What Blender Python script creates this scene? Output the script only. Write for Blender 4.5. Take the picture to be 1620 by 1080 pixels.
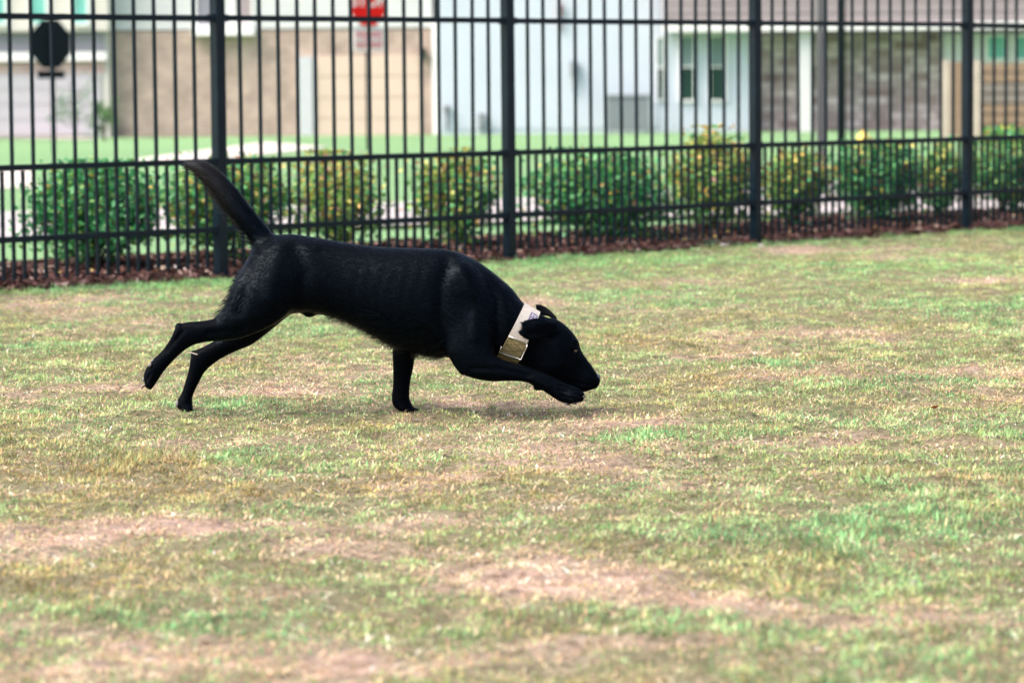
import bpy, math
import numpy as np
from mathutils import Matrix, Vector

for o in list(bpy.data.objects): bpy.data.objects.remove(o)
sc = bpy.context.scene
COL = sc.collection

# ------------------------------------------------------------------ camera
F = 5400.0            # focal length in pixels of a 1620 px wide picture
H = 0.837             # eye height above the lawn
PITCH = 0.0757
ROLL = 0.0090
cam = bpy.data.cameras.new('camera'); camo = bpy.data.objects.new('camera', cam); COL.objects.link(camo)
cam.sensor_width = 36.0; cam.lens = 36.0 * F / 1620.0
cam.clip_start = 0.1; cam.clip_end = 2000
camo.matrix_world = Matrix.Translation((0, 0, H)) @ Matrix.Rotation(math.pi / 2 - PITCH, 4, 'X') @ Matrix.Rotation(-ROLL, 4, 'Z')
cam.dof.use_dof = True; cam.dof.focus_distance = 8.72; cam.dof.aperture_fstop = 5.6
sc.camera = camo

# ------------------------------------------------------------------ light
SUN_EL, SUN_AZ = 54.0, 245.0       # azimuth clockwise from +Y (north): light from the left, a little behind the camera
w = bpy.data.worlds.new('World'); sc.world = w; w.use_nodes = True
nt = w.node_tree; nt.nodes.clear()
sky = nt.nodes.new('ShaderNodeTexSky'); sky.sky_type = 'NISHITA'; sky.sun_disc = False
sky.sun_elevation = math.radians(SUN_EL); sky.sun_rotation = math.radians(SUN_AZ)
sky.air_density = 0.8; sky.dust_density = 7.0; sky.ozone_density = 1.0
bg = nt.nodes.new('ShaderNodeBackground'); bg.inputs[1].default_value = 0.15
wo = nt.nodes.new('ShaderNodeOutputWorld')
nt.links.new(sky.outputs[0], bg.inputs[0]); nt.links.new(bg.outputs[0], wo.inputs[0])
sun = bpy.data.lights.new('sun', 'SUN'); sun.energy = 0.75; sun.angle = math.radians(50); sun.color = (1.0, 0.95, 0.90)
suno = bpy.data.objects.new('sun', sun); COL.objects.link(suno)
az = math.radians(SUN_AZ); el = math.radians(SUN_EL)
d = Vector((math.sin(az) * math.cos(el), math.cos(az) * math.cos(el), math.sin(el)))
suno.rotation_euler = d.to_track_quat('Z', 'Y').to_euler()
sc.view_settings.view_transform = 'Standard'; sc.view_settings.look = 'None'
sc.view_settings.gamma = 1; sc.view_settings.use_curve_mapping = False
sc.view_settings.exposure = 1.52

# ------------------------------------------------------------------ helpers
rng = np.random.default_rng(7)
RC = camo.matrix_world.to_3x3()
def ray(px, py):
    return RC @ Vector((px - 810.0, 540.0 - py, -F))
def at(px, py, Y):
    r = ray(px, py); s = Y / r.y
    return Vector((r.x * s, Y, H + r.z * s))
def ss(a, b, x):
    t = np.clip((np.asarray(x, float) - a) / (b - a), 0, 1); return t * t * (3 - 2 * t)
def drop(Y): return -0.22 * ss(19.5, 32, Y)
def ground_pt(px, py, z=0.0):
    r = ray(px, py); s = (z - H) / r.z
    return Vector((r.x * s, r.y * s, z))
def far_pt(px, py):
    p = ground_pt(px, py, 0)
    for _ in range(12): p = ground_pt(px, py, float(drop(p.y)))
    return p

_P = rng.permutation(4096).astype(np.int64); _V = rng.random(4096)
def vnoise(x, y, seed=0):
    x = np.asarray(x, float) + seed * 17.3; y = np.asarray(y, float) + seed * 5.9
    xi = np.floor(x).astype(np.int64); yi = np.floor(y).astype(np.int64)
    fx = x - xi; fy = y - yi; fx = fx * fx * (3 - 2 * fx); fy = fy * fy * (3 - 2 * fy)
    def h(a, b): return _V[(_P[(a + seed * 71) & 4095] + _P[(b * 7 + 13) & 4095]) & 4095]
    return (h(xi, yi) * (1 - fx) + h(xi + 1, yi) * fx) * (1 - fy) + (h(xi, yi + 1) * (1 - fx) + h(xi + 1, yi + 1) * fx) * fy
def fbm(x, y, seed=0, oct=4):
    s = 0; a = 1; t = 0
    for i in range(oct):
        s = s + a * vnoise(np.asarray(x) * 2 ** i, np.asarray(y) * 2 ** i, seed + i * 3); t += a; a *= .5
    return s / t

def tag(o, label=None, cat=None, group=None, kind=None):
    if label: o['label'] = label
    if cat: o['category'] = cat
    if group: o['group'] = group
    if kind: o['kind'] = kind
    return o
def link(name, me, mat=None, parent=None):
    o = bpy.data.objects.new(name, me); COL.objects.link(o)
    if mat is not None and len(me.materials) == 0: me.materials.append(mat)
    if parent is not None: o.parent = parent
    return o
def empty(name, loc=(0, 0, 0), rz=0):
    o = bpy.data.objects.new(name, None); COL.objects.link(o)
    o.location = loc; o.rotation_euler = (0, 0, rz); o.empty_display_size = .1
    return o
def np_mesh(name, verts, faces, k, smooth=False, cols=None):
    """verts (n,3), faces (m,k) all k-gons, cols per vertex"""
    me = bpy.data.meshes.new(name)
    verts = np.asarray(verts, np.float32); faces = np.asarray(faces, np.int32)
    me.vertices.add(len(verts)); me.vertices.foreach_set('co', verts.ravel())
    me.loops.add(faces.size); me.loops.foreach_set('vertex_index', faces.ravel())
    me.polygons.add(len(faces)); me.polygons.foreach_set('loop_start', np.arange(0, faces.size, k, dtype=np.int32))
    try: me.polygons.foreach_set('loop_total', np.full(len(faces), k, np.int32))
    except Exception: pass
    if cols is not None:
        a = me.color_attributes.new('tint', 'FLOAT_COLOR', 'POINT')
        c = np.ones((len(verts), 4), np.float32); c[:, :3] = cols
        a.data.foreach_set('color', c.ravel())
    me.update(); me.validate()
    if smooth: me.polygons.foreach_set('use_smooth', np.ones(len(me.polygons), bool))
    return me

class MB:
    def __init__(s): s.v = []; s.f = []
    def box(s, x0, x1, y0, y1, z0, z1, bev=0.0, M=None):
        if bev <= 0:
            b = len(s.v)
            vs = [(x, y, z) for z in (z0, z1) for y in (y0, y1) for x in (x0, x1)]
            fs = [(0, 2, 3, 1), (4, 5, 7, 6), (0, 1, 5, 4), (2, 6, 7, 3), (0, 4, 6, 2), (1, 3, 7, 5)]
        else:
            b = len(s.v); vs = []
            ring = [(x0 + bev, y0), (x1 - bev, y0), (x1, y0 + bev), (x1, y1 - bev), (x1 - bev, y1), (x0 + bev, y1), (x0, y1 - bev), (x0, y0 + bev)]
            for z in (z0, z1): vs += [(x, y, z) for x, y in ring]
            fs = [(i, (i + 1) % 8, 8 + (i + 1) % 8, 8 + i) for i in range(8)] + [tuple(range(7, -1, -1)), tuple(range(8, 16))]
        if M is not None: vs = [tuple(M @ Vector(v)) for v in vs]
        s.v += vs; s.f += [tuple(b + i for i in f) for f in fs]; return s
    def tube(s, pts, r, n=8, closed=False):
        pts = [Vector(p) for p in pts]; b = len(s.v); N = len(pts)
        for i, p in enumerate(pts):
            if closed: t = pts[(i + 1) % N] - pts[i - 1]
            else: t = pts[min(i + 1, N - 1)] - pts[max(i - 1, 0)]
            t.normalize(); a = t.orthogonal() if abs(t.y) > .9 else t.cross(Vector((0, 1, 0))); a.normalize(); c = t.cross(a)
            rr = r[i] if isinstance(r, (list, tuple)) else r
            for k in range(n):
                th = 2 * math.pi * k / n
                s.v.append(tuple(p + a * (rr * math.cos(th)) + c * (rr * math.sin(th))))
        m = N if closed else N - 1
        for i in range(m):
            j = (i + 1) % N
            for k in range(n):
                k2 = (k + 1) % n
                s.f.append((b + i * n + k, b + i * n + k2, b + j * n + k2, b + j * n + k))
        if not closed:
            s.f.append(tuple(b + k for k in range(n - 1, -1, -1))); s.f.append(tuple(b + (N - 1) * n + k for k in range(n)))
        return s
    def ell(s, c, rx, ry, rz, M=None, nu=14, nv=9):
        b = len(s.v); c = Vector(c)
        for j in range(1, nv):
            ph = math.pi * j / nv
            for i in range(nu):
                th = 2 * math.pi * i / nu
                p = Vector((rx * math.sin(ph) * math.cos(th), ry * math.sin(ph) * math.sin(th), rz * math.cos(ph)))
                if M is not None: p = M @ p
                s.v.append(tuple(c + p))
        for q in (rz, -rz):
            p = Vector((0, 0, q)); p = M @ p if M is not None else p
            s.v.append(tuple(c + p))
        T = b + (nv - 1) * nu
        for j in range(nv - 2):
            for i in range(nu):
                i2 = (i + 1) % nu
                s.f.append((b + j * nu + i, b + (j + 1) * nu + i, b + (j + 1) * nu + i2, b + j * nu + i2))
        for i in range(nu):
            i2 = (i + 1) % nu
            s.f.append((T, b + i, b + i2)); s.f.append((T + 1, b + (nv - 2) * nu + i2, b + (nv - 2) * nu + i))
        return s
    def mesh(s, name, smooth=False):
        me = bpy.data.meshes.new(name); me.from_pydata(s.v, [], s.f); me.update()
        if smooth: me.polygons.foreach_set('use_smooth', np.ones(len(me.polygons), bool))
        return me
    def build(s, name, mat, parent=None, smooth=False):
        return link(name, s.mesh(name, smooth), mat, parent)

# ------------------------------------------------------------------ materials
def newmat(name):
    m = bpy.data.materials.new(name); m.use_nodes = True
    return m, m.node_tree, m.node_tree.nodes['Principled BSDF']
def mat(name, col, rough=.6, spec=.5, metal=0, var=.12, scale=8, bump=0, bscale=40, stretch=(1, 1, 1)):
    m, t, b = newmat(name)
    b.inputs['Roughness'].default_value = rough; b.inputs['Specular IOR Level'].default_value = spec
    b.inputs['Metallic'].default_value = metal
    tc = t.nodes.new('ShaderNodeTexCoord'); mp = t.nodes.new('ShaderNodeMapping'); mp.inputs['Scale'].default_value = stretch
    t.links.new(tc.outputs['Object'], mp.inputs['Vector'])
    n = t.nodes.new('ShaderNodeTexNoise'); n.inputs['Scale'].default_value = scale; n.inputs['Detail'].default_value = 5
    t.links.new(mp.outputs[0], n.inputs['Vector'])
    r = t.nodes.new('ShaderNodeValToRGB'); r.color_ramp.elements[0].position = .3; r.color_ramp.elements[1].position = .7
    r.color_ramp.elements[0].color = [c * (1 - var) for c in col] + [1]; r.color_ramp.elements[1].color = [min(1, c * (1 + var)) for c in col] + [1]
    t.links.new(n.outputs['Fac'], r.inputs[0]); t.links.new(r.outputs[0], b.inputs['Base Color'])
    if bump:
        n2 = t.nodes.new('ShaderNodeTexNoise'); n2.inputs['Scale'].default_value = bscale; n2.inputs['Detail'].default_value = 4
        t.links.new(mp.outputs[0], n2.inputs['Vector'])
        bp = t.nodes.new('ShaderNodeBump'); bp.inputs['Strength'].default_value = bump; bp.inputs['Distance'].default_value = .01
        t.links.new(n2.outputs['Fac'], bp.inputs['Height']); t.links.new(bp.outputs[0], b.inputs['Normal'])
    return m
def tint_mat(name, rough=.6, spec=.3, trans=0.0, noise=0, nscale=60, bump=0):
    """base colour = each piece's own colour (attribute 'tint')"""
    m, t, b = newmat(name)
    a = t.nodes.new('ShaderNodeVertexColor'); a.layer_name = 'tint'
    out = a.outputs['Color']
    if noise:
        tc = t.nodes.new('ShaderNodeTexCoord'); n = t.nodes.new('ShaderNodeTexNoise'); n.inputs['Scale'].default_value = nscale; n.inputs['Detail'].default_value = 6
        t.links.new(tc.outputs['Object'], n.inputs['Vector'])
        mr = t.nodes.new('ShaderNodeMapRange'); mr.inputs['From Min'].default_value = .3; mr.inputs['From Max'].default_value = .7
        mr.inputs['To Min'].default_value = 1 - noise; mr.inputs['To Max'].default_value = 1 + noise
        t.links.new(n.outputs['Fac'], mr.inputs['Value'])
        mx = t.nodes.new('ShaderNodeVectorMath'); mx.operation = 'SCALE'
        t.links.new(out, mx.inputs[0]); t.links.new(mr.outputs[0], mx.inputs['Scale']); out = mx.outputs[0]
        if bump:
            bp = t.nodes.new('ShaderNodeBump'); bp.inputs['Strength'].default_value = bump; bp.inputs['Distance'].default_value = .01
            t.links.new(n.outputs['Fac'], bp.inputs['Height']); t.links.new(bp.outputs[0], b.inputs['Normal'])
    t.links.new(out, b.inputs['Base Color'])
    b.inputs['Roughness'].default_value = rough; b.inputs['Specular IOR Level'].default_value = spec
    if trans:
        tr = t.nodes.new('ShaderNodeBsdfTranslucent'); t.links.new(out, tr.inputs['Color'])
        ms = t.nodes.new('ShaderNodeMixShader'); ms.inputs[0].default_value = trans
        o = t.nodes['Material Output']
        t.links.new(b.outputs[0], ms.inputs[1]); t.links.new(tr.outputs[0], ms.inputs[2]); t.links.new(ms.outputs[0], o.inputs['Surface'])
    return m

M = {}
M['grass'] = tint_mat('grass_blades', .7, .10, .35)
M['ground'] = tint_mat('soil_and_thatch', .9, .1, 0, .35, 45, .6)
M['leaf'] = tint_mat('shrub_leaves', .42, .45, .25)
M['mulch_chip'] = tint_mat('mulch_chips', .85, .15)
M['mulch'] = mat('mulch_bed', (.045, .023, .021), .95, .1, var=.5, scale=30, bump=.8, bscale=60)
M['fence'] = mat('black_fence_paint', (.003, .010, .017), .32, .26, var=.3, scale=20, bump=.08, bscale=300)
M['bark'] = mat('shrub_bark', (.10, .065, .045), .85, .1, var=.4, scale=60)
M['concrete'] = mat('pale_concrete', (.47, .425, .40), .85, .2, var=.06, scale=3, bump=.2)
M['asphalt'] = mat('worn_street', (.34, .31, .305), .85, .2, var=.06, scale=3, bump=.2)
M['white'] = mat('white_siding', (.60, .61, .62), .6, .3, var=.03, scale=2)
M['bluewhite'] = mat('pale_blue_siding', (.52, .58, .66), .6, .3, var=.03, scale=1.5)
M['cream'] = mat('cream_render', (.56, .54, .50), .7, .3, var=.03, scale=2)
M['trim'] = mat('white_trim', (.80, .80, .80), .5, .3, var=.02)
M['sand'] = mat('cream_garage_door', (.60, .475, .395), .6, .3, var=.03, scale=2)
M['lav'] = mat('lilac_grey_door', (.42, .405, .445), .6, .3, var=.03, scale=2)
M['greypanel'] = mat('grey_glass_band', (.22, .22, .26), .3, .5, var=.08, scale=2)
M['mauve'] = mat('mauve_siding', (.31, .265, .28), .7, .2, var=.05, scale=2)
M['downspout'] = mat('grey_downspout', (.50, .52, .55), .5, .4, var=.04)
M['teal'] = mat('teal_window_glass', (.16, .46, .40), .15, .6, var=.12, scale=1.5)
M['darkglass'] = mat('dark_green_window_glass', (.015, .05, .042), .15, .5, var=.3, scale=1)
M['blind'] = mat('window_blind', (.17, .24, .25), .6, .3, var=.05)
M['ac'] = mat('grey_metal_louvre', (.20, .23, .25), .5, .5, var=.06)
M['darkmetal'] = mat('dark_pole_metal', (.004, .008, .012), .6, .15, var=.2)
M['greypost'] = mat('grey_pole_metal', (.10, .11, .115), .5, .4, var=.1)
M['red'] = mat('sign_red', (.85, .012, .010), .6, .15, var=.04)
M['signwhite'] = mat('sign_white', (.85, .85, .85), .5, .4, var=.02)
M['pinksign'] = mat('faded_red_plate', (.75, .30, .32), .5, .4, var=.05)
M['yellow'] = mat('yellow_enamel', (.80, .55, .12), .5, .4, var=.05)
M['wood_tan'] = mat('tan_fence_board', (.27, .19, .135), .8, .2, var=.2, scale=4, stretch=(1, 1, 8))
M['wood_grey'] = mat('weathered_board', (.22, .19, .17), .8, .2, var=.2, scale=4, stretch=(1, 1, 8))
M['wood_pale'] = mat('pale_post', (.46, .39, .33), .8, .2, var=.08, scale=4)
M['roof'] = mat('roof_shingles', (.10, .09, .09), .9, .2, var=.2, scale=6)

def brick_mat(name, c1, c2, mortar, scale, bw=.5, rh=.25, bias=0, off=.5):
    m, t, b = newmat(name)
    tc = t.nodes.new('ShaderNodeTexCoord'); sep = t.nodes.new('ShaderNodeSeparateXYZ'); cb = t.nodes.new('ShaderNodeCombineXYZ')
    t.links.new(tc.outputs['Object'], sep.inputs[0])
    ad = t.nodes.new('ShaderNodeMath'); ad.operation = 'ADD'
    t.links.new(sep.outputs['X'], ad.inputs[0]); t.links.new(sep.outputs['Y'], ad.inputs[1])
    t.links.new(ad.outputs[0], cb.inputs['X']); t.links.new(sep.outputs['Z'], cb.inputs['Y'])
    k = t.nodes.new('ShaderNodeTexBrick'); k.inputs['Scale'].default_value = scale
    k.inputs['Brick Width'].default_value = bw; k.inputs['Row Height'].default_value = rh
    k.inputs['Mortar Size'].default_value = .015; k.inputs['Bias'].default_value = bias; k.offset = off
    k.inputs['Color1'].default_value = (*c1, 1); k.inputs['Color2'].default_value = (*c2, 1); k.inputs['Mortar'].default_value = (*mortar, 1)
    t.links.new(cb.outputs[0], k.inputs['Vector'])
    n = t.nodes.new('ShaderNodeTexNoise'); n.inputs['Scale'].default_value = 2.3; n.inputs['Detail'].default_value = 5
    t.links.new(tc.outputs['Object'], n.inputs['Vector'])
    mr = t.nodes.new('ShaderNodeMapRange'); mr.inputs['From Min'].default_value = .3; mr.inputs['From Max'].default_value = .7
    mr.inputs['To Min'].default_value = .76; mr.inputs['To Max'].default_value = 1.22
    t.links.new(n.outputs['Fac'], mr.inputs['Value'])
    mx = t.nodes.new('ShaderNodeVectorMath'); mx.operation = 'SCALE'
    t.links.new(k.outputs['Color'], mx.inputs[0]); t.links.new(mr.outputs[0], mx.inputs['Scale'])
    t.links.new(mx.outputs[0], b.inputs['Base Color']); b.inputs['Roughness'].default_value = .9
    bp = t.nodes.new('ShaderNodeBump'); bp.inputs['Strength'].default_value = .5; bp.inputs['Distance'].default_value = .01; bp.invert = True
    t.links.new(k.outputs['Fac'], bp.inputs['Height']); t.links.new(bp.outputs[0], b.inputs['Normal'])
    return m
M['brick'] = brick_mat('tan_brick', (.43, .305, .245), (.31, .22, .18), (.44, .37, .33), 1, .22, .075, 0)
M['redbrick'] = brick_mat('red_brown_brick', (.36, .20, .19), (.42, .30, .28), (.5, .42, .4), 1, .22, .075, 0)
M['stone'] = brick_mat('grey_brown_stone', (.24, .165, .16), (.66, .56, .57), (.30, .24, .235), 1, .34, .16, 0, .4)

# ------------------------------------------------------------------ fence line (46 degrees to the view)
FX, FY, FA, PANEL = -0.0069, 16.16, 0.803, 1.812
FD = np.array([math.cos(FA), math.sin(FA)]); FN = np.array([-math.sin(FA), math.cos(FA)])   # along, and away from the camera
def fence_perp(x, y): return (np.asarray(x) - FX) * FN[0] + (np.asarray(y) - FY) * FN[1]
def along(x, y): return (np.asarray(x) - FX) * FD[0] + (np.asarray(y) - FY) * FD[1]

# ------------------------------------------------------------------ lawn cover map
# patches: centre and radii on the ground (from where they lie in the lawn), kind and strength
PATCH = []
def patch(px, py, rx, ry, k, s=1.0):
    c = ground_pt(px, py); a = ground_pt(px + rx, py); b0 = ground_pt(px, py - ry); b1 = ground_pt(px, py + ry)
    PATCH.append((c.x, c.y, abs(a.x - c.x), abs(b0.y - b1.y) / 2, k, s))
# bare pinkish thatch
for a in [(90, 855, 210, 24, 1.1), (360, 835, 260, 16, .9), (600, 870, 130, 18, .8), (60, 735, 120, 9, .35), (110, 620, 190, 12, .75), (420, 628, 130, 7, .75),
          (1150, 960, 300, 22, .9), (760, 1045, 330, 22, 1.0), (1450, 990, 160, 14, .5), (1290, 700, 210, 11, .75), (1560, 710, 120, 10, .6), (1080, 770, 140, 9, .4),
          (800, 640, 90, 9, .55), (690, 830, 150, 12, .6), (250, 925, 150, 16, .6), (1390, 395, 200, 5, .5), (1010, 450, 190, 5, .55), (1450, 445, 160, 4, .5),
          (880, 800, 90, 8, .35), (1400, 640, 160, 6, .4), (60, 470, 200, 4, .4), (1160, 530, 150, 5, .35), (1540, 380, 90, 4, .4)]:
    patch(*a[:4], 'bare', a[4])
# lush mint green
for a in [(380, 645, 110, 10, .9), (1170, 580, 90, 6, .9), (960, 690, 60, 8, .6), (1580, 680, 80, 12, .9), (1350, 850, 330, 32, .7), (520, 745, 40, 12, .5),
          (300, 455, 420, 9, .8), (930, 415, 260, 8, 1.0), (1280, 425, 150, 7, .6), (1100, 480, 220, 8, .5), (760, 985, 200, 18, .6), (300, 985, 260, 20, .5), (1500, 905, 200, 18, .6),
          (1450, 480, 220, 9, .4), (1200, 385, 140, 4, .9), (1000, 845, 150, 12, .5), (200, 480, 200, 10, .3), (450, 980, 120, 20, .3)]:
    patch(*a[:4], 'green', a[4])
# olive and amber ground cover
for a in [(300, 740, 300, 14, .5), (700, 760, 260, 12, .5), (1300, 640, 300, 14, .6), (250, 780, 280, 12, .6), (1100, 905, 260, 18, .4), (1480, 750, 160, 10, .6), (850, 800, 180, 8, .8),
          (1240, 600, 200, 10, .6), (950, 930, 220, 14, .5), (1150, 870, 120, 10, .4), (180, 920, 200, 14, .4), (1350, 530, 260, 8, .4)]:
    patch(*a[:4], 'amber', a[4])
def cover(x, y):
    """bare, green, amber amounts 0..1 at lawn points"""
    bare = (fbm(x * 1.5, y * 1.1, 3) - .57) * 3.2; green = (fbm(x * 1.7 + 9, y * 1.2, 11) - .52) * 3.5; amber = (fbm(x * 2.2, y * 1.6 + 5, 23) - .5) * 3.5
    bare = np.clip(bare, -.12, .8); green = np.clip(green, -.12, .7); amber = np.clip(amber, -.1, .7)
    wx = x + .22 * (vnoise(x * 3, y * 3, 5) - .5) + .07 * (vnoise(x * 11, y * 11, 6) - .5); wy = y + .24 * (vnoise(x * 3, y * 2, 8) - .5) + .10 * (vnoise(x * 11, y * 9, 9) - .5)
    for cx, cy, rx, ry, k, s in PATCH:
        g = s * 1.15 * np.exp(-(((wx - cx) / rx) ** 2 + ((wy - cy) / ry) ** 2) * 1.1)
        if k == 'bare': bare = bare + g * .8; green = green - g * .8
        elif k == 'green': green = green + g; bare = bare - g * .6
        else: amber = amber + g
    bare = bare + (fbm(x * 9, y * 9, 31) - .5) * .9
    green = green + (fbm(x * 8, y * 8, 37) - .5) * 1.0; amber = amber + (fbm(x * 7, y * 7, 41) - .5) * .9
    return np.clip(bare, 0, 1), np.clip(green, 0, 1), np.clip(amber, 0, 1)
def relief(x, y):
    r = .016 * (fbm(x * 1.8, y * 1.8, 51) - .5) + .028 * (fbm(x * 6, y * 6, 53, 3) - .5) + .022 * (vnoise(x * 22, y * 22, 57) - .5)
    return r * (1 - ss(-.3, .1, fence_perp(x, y)))
def height(x, y): return drop(y) + relief(x, y)

# ------------------------------------------------------------------ ground: one sheet to the horizon
def axis(lo, hi, step, far):
    a = list(np.arange(lo, hi, step)); s = step; v = a[-1]
    while v < far: s *= 1.35; v += s; a.append(v)
    s = step; v = a[0]; b = []
    while v > -far: s *= 1.35; v -= s; b.append(v)
    return np.array(b[::-1] + a)
gx = axis(-2.6, 3.4, .028, 400); gy = axis(4.2, 19, .036, 500)
XX, YY = np.meshgrid(gx, gy); xf = XX.ravel(); yf = YY.ravel()
near = (np.abs(xf) < 8) & (yf > 2) & (yf < 26)
zf = drop(yf); zf[near] = height(xf[near], yf[near])
nx, ny = len(gx), len(gy)
I = np.arange(nx * ny).reshape(ny, nx)
faces = np.stack([I[:-1, :-1].ravel(), I[:-1, 1:].ravel(), I[1:, 1:].ravel(), I[1:, :-1].ravel()], 1)
b, g, a = cover(xf, yf)
soil = np.array([.13, .09, .068]); thatch = np.array([.44, .325, .27]); gcol = np.array([.09, .12, .055])
fine = fbm(xf * 26, yf * 26, 61, 3)[:, None]
c = thatch * (.25 + .85 * fine) * (b[:, None]) + (soil * .6 + gcol * .55) * (1 - b[:, None])  # soil between blades coloured darker so the gaps read as shaded hollows
lawn2 = np.array([.15, .262, .125]) * (.85 + .3 * fbm(xf * .35, yf * .12, 71)[:, None])
fp = fence_perp(xf, yf)
t2 = (fp > .2)[:, None]
c = np.where(t2, lawn2, c)
gm = np_mesh('ground', np.stack([xf, yf, zf], 1), faces, 4, True, c)
tag(link('ground', gm, M['ground']), 'trodden lawn of green and straw coloured grass with bare patches', None, None, 'structure')

# ------------------------------------------------------------------ grass blades (nobody could count them)
def scatter(n_per, x0f, x1f, y0, y1):
    out = []
    ys = np.arange(y0, y1, .25)
    for ya in ys:
        xa, xb = x0f(ya), x1f(ya)
        n = int(n_per(ya) * .25 * (xb - xa)); 
        if n > 0: out.append(np.stack([rng.uniform(xa, xb, n), rng.uniform(ya, ya + .25, n)], 1))
    return np.concatenate(out)
def lawn_points(dens):
    p = scatter(dens, lambda y: -.162 * y - .40, lambda y: .162 * y + .40, 4.2, 19.6)
    jit = .09 * (fbm(p[:, 0] * 5, p[:, 1] * 5, 81) - .5) * 4
    p = p[fence_perp(p[:, 0], p[:, 1]) < .02 + jit]
    return p[:, 0], p[:, 1]
def blades(x, y, z, L, W, yaw, lean, cols):
    """narrow bent leaves: base, two shoulders, tip"""
    dx, dy = np.cos(yaw), np.sin(yaw); n = len(x)
    h = L * .45 * np.cos(lean * .75); r = L * .45 * np.sin(lean * .75)
    lt = np.minimum(lean * 1.12, 1.6); th = h + L * .55 * np.cos(lt); tr_ = r + L * .55 * np.sin(lt)
    a = np.stack([x, y, z], 1)
    l = np.stack([x + dx * r + dy * W, y + dy * r - dx * W, z + h], 1); rr = np.stack([x + dx * r - dy * W, y + dy * r + dx * W, z + h], 1)
    t_ = np.stack([x + dx * tr_, y + dy * tr_, z + np.maximum(th, .0015)], 1)
    V = np.stack([a, l, rr, t_], 1).reshape(-1, 3); B0 = (np.arange(n) * 4)[:, None]
    return V, np.concatenate([B0 + np.array([[0, 1, 2]]), B0 + np.array([[2, 1, 3]])]), np.repeat(np.clip(cols, 0, .8), 4, 0)
dens = lambda y: 21000 if y < 6.3 else (25000 if y < 11.5 else 13500)
x, y = lawn_points(dens)
b, g, a = cover(x, y)
clump = fbm(x * 15, y * 12, 91, 3)
keep = rng.random(len(x)) < np.clip(1.1 - .72 * b, .1, 1) * np.clip(.30 + 1.5 * clump, 0, 1)
x, y, b, g, a, clump = [q[keep] for q in (x, y, b, g, a, clump)]
n = len(x)
edge = ss(-.45, -.02, fence_perp(x, y))
L = rng.uniform(.006, .0175, n) * (1 + .45 * g - .2 * b + .4 * edge) * (.45 + 1.1 * clump)
tall = rng.random(n) < .006; L[tall] *= 1.9
W = rng.uniform(.0009, .0021, n) * (1 + .2 * g)
yaw = rng.uniform(0, 2 * np.pi, n)
lean = np.clip(rng.normal(.98, .42, n) + .3 * b - .2 * g, .05, 1.54)
dry = rng.random(n) < np.clip(.11 + .75 * b - .17 * g + 1.1 * (fbm(x * 11 + 3, y * 9, 131, 3) - .5), .03, .95)
lean[dry] = np.clip(lean[dry] + .25, 0, 1.55)
z = height(x, y) - .003
c_mint = np.array([.170, .315, .165]); c_pale = np.array([.33, .44, .25]); c_olive = np.array([.232, .278, .125]); c_amber = np.array([.37, .225, .125]); c_dry = np.array([.54, .41, .27]); c_pink = np.array([.43, .295, .22])
mixg = np.clip(.42 + g * .6 + rng.normal(0, .25, n) + 1.4 * (fbm(x * 6, y * 5, 151, 2) - .5), 0, 1)[:, None]
base = c_mint * mixg + c_olive * (1 - mixg)
base = np.where((rng.random(n) < .22)[:, None], c_pale, base)
am = np.clip(.08 + a * .65 + rng.normal(0, .22, n), 0, 1)[:, None]
base = base * (1 - am * .75) + c_amber * am * .75
base = np.where(dry[:, None], np.where((rng.random(n) < .5)[:, None], c_pink, c_dry), base)
tone = (fbm(x * 18, y * 11, 141, 3) - .5) * 1.5
base = base * np.exp(rng.normal(0, .20, n) + tone)[:, None] * (.80 + .5 * clump[:, None])
farm = (ss(10, 15.5, y) * (1 - ss(1.0, 2.6, along(x, y)) * .6))[:, None] + .6 * ss(-1.4, -.1, fence_perp(x, y))[:, None]       # the strip by the fence is coloured greener
base = base * (1 - .5 * farm) + base * np.array([1.0, 1.30, 1.12]) * .5 * farm
lum = base.mean(1, keepdims=True); base = np.clip((lum + (base - lum) * 1.26) * 1.10, .02, .8)
V, T, C_ = blades(x, y, z, L, W, yaw, lean, base)
tag(link('grass', np_mesh('grass', V, T, 3, False, C_), M['grass']), 'short mown grass blades, green and straw mixed, over the lawn', 'grass', None, 'stuff')
# dead clippings lying between the blades
x, y = lawn_points(lambda y: 8000 if y < 11.5 else 4000)
b, g, a = cover(x, y)
keep = rng.random(len(x)) < np.clip(.30 + 1.0 * b, 0, 1); x, y, b = x[keep], y[keep], b[keep]; n = len(x)
pk = (rng.random(n) < .45)[:, None]
cl = np.where(pk, c_pink * .9, c_dry) * np.exp(rng.normal(0, .35, n) + (fbm(x * 16, y * 12, 161, 2) - .5) * 1.6)[:, None]
V, T, C_ = blades(x, y, height(x, y) + rng.uniform(-.001, .004, n), rng.uniform(.010, .034, n), rng.uniform(.0008, .0022, n), rng.uniform(0, 6.28, n), np.clip(rng.normal(1.42, .16, n), .8, 1.6), cl)
tag(link('dead_clippings', np_mesh('dead_clippings', V, T, 3, False, C_), M['grass']), 'dead straw coloured clippings lying flat over the bare parts of the lawn', 'clippings', None, 'stuff')

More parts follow.
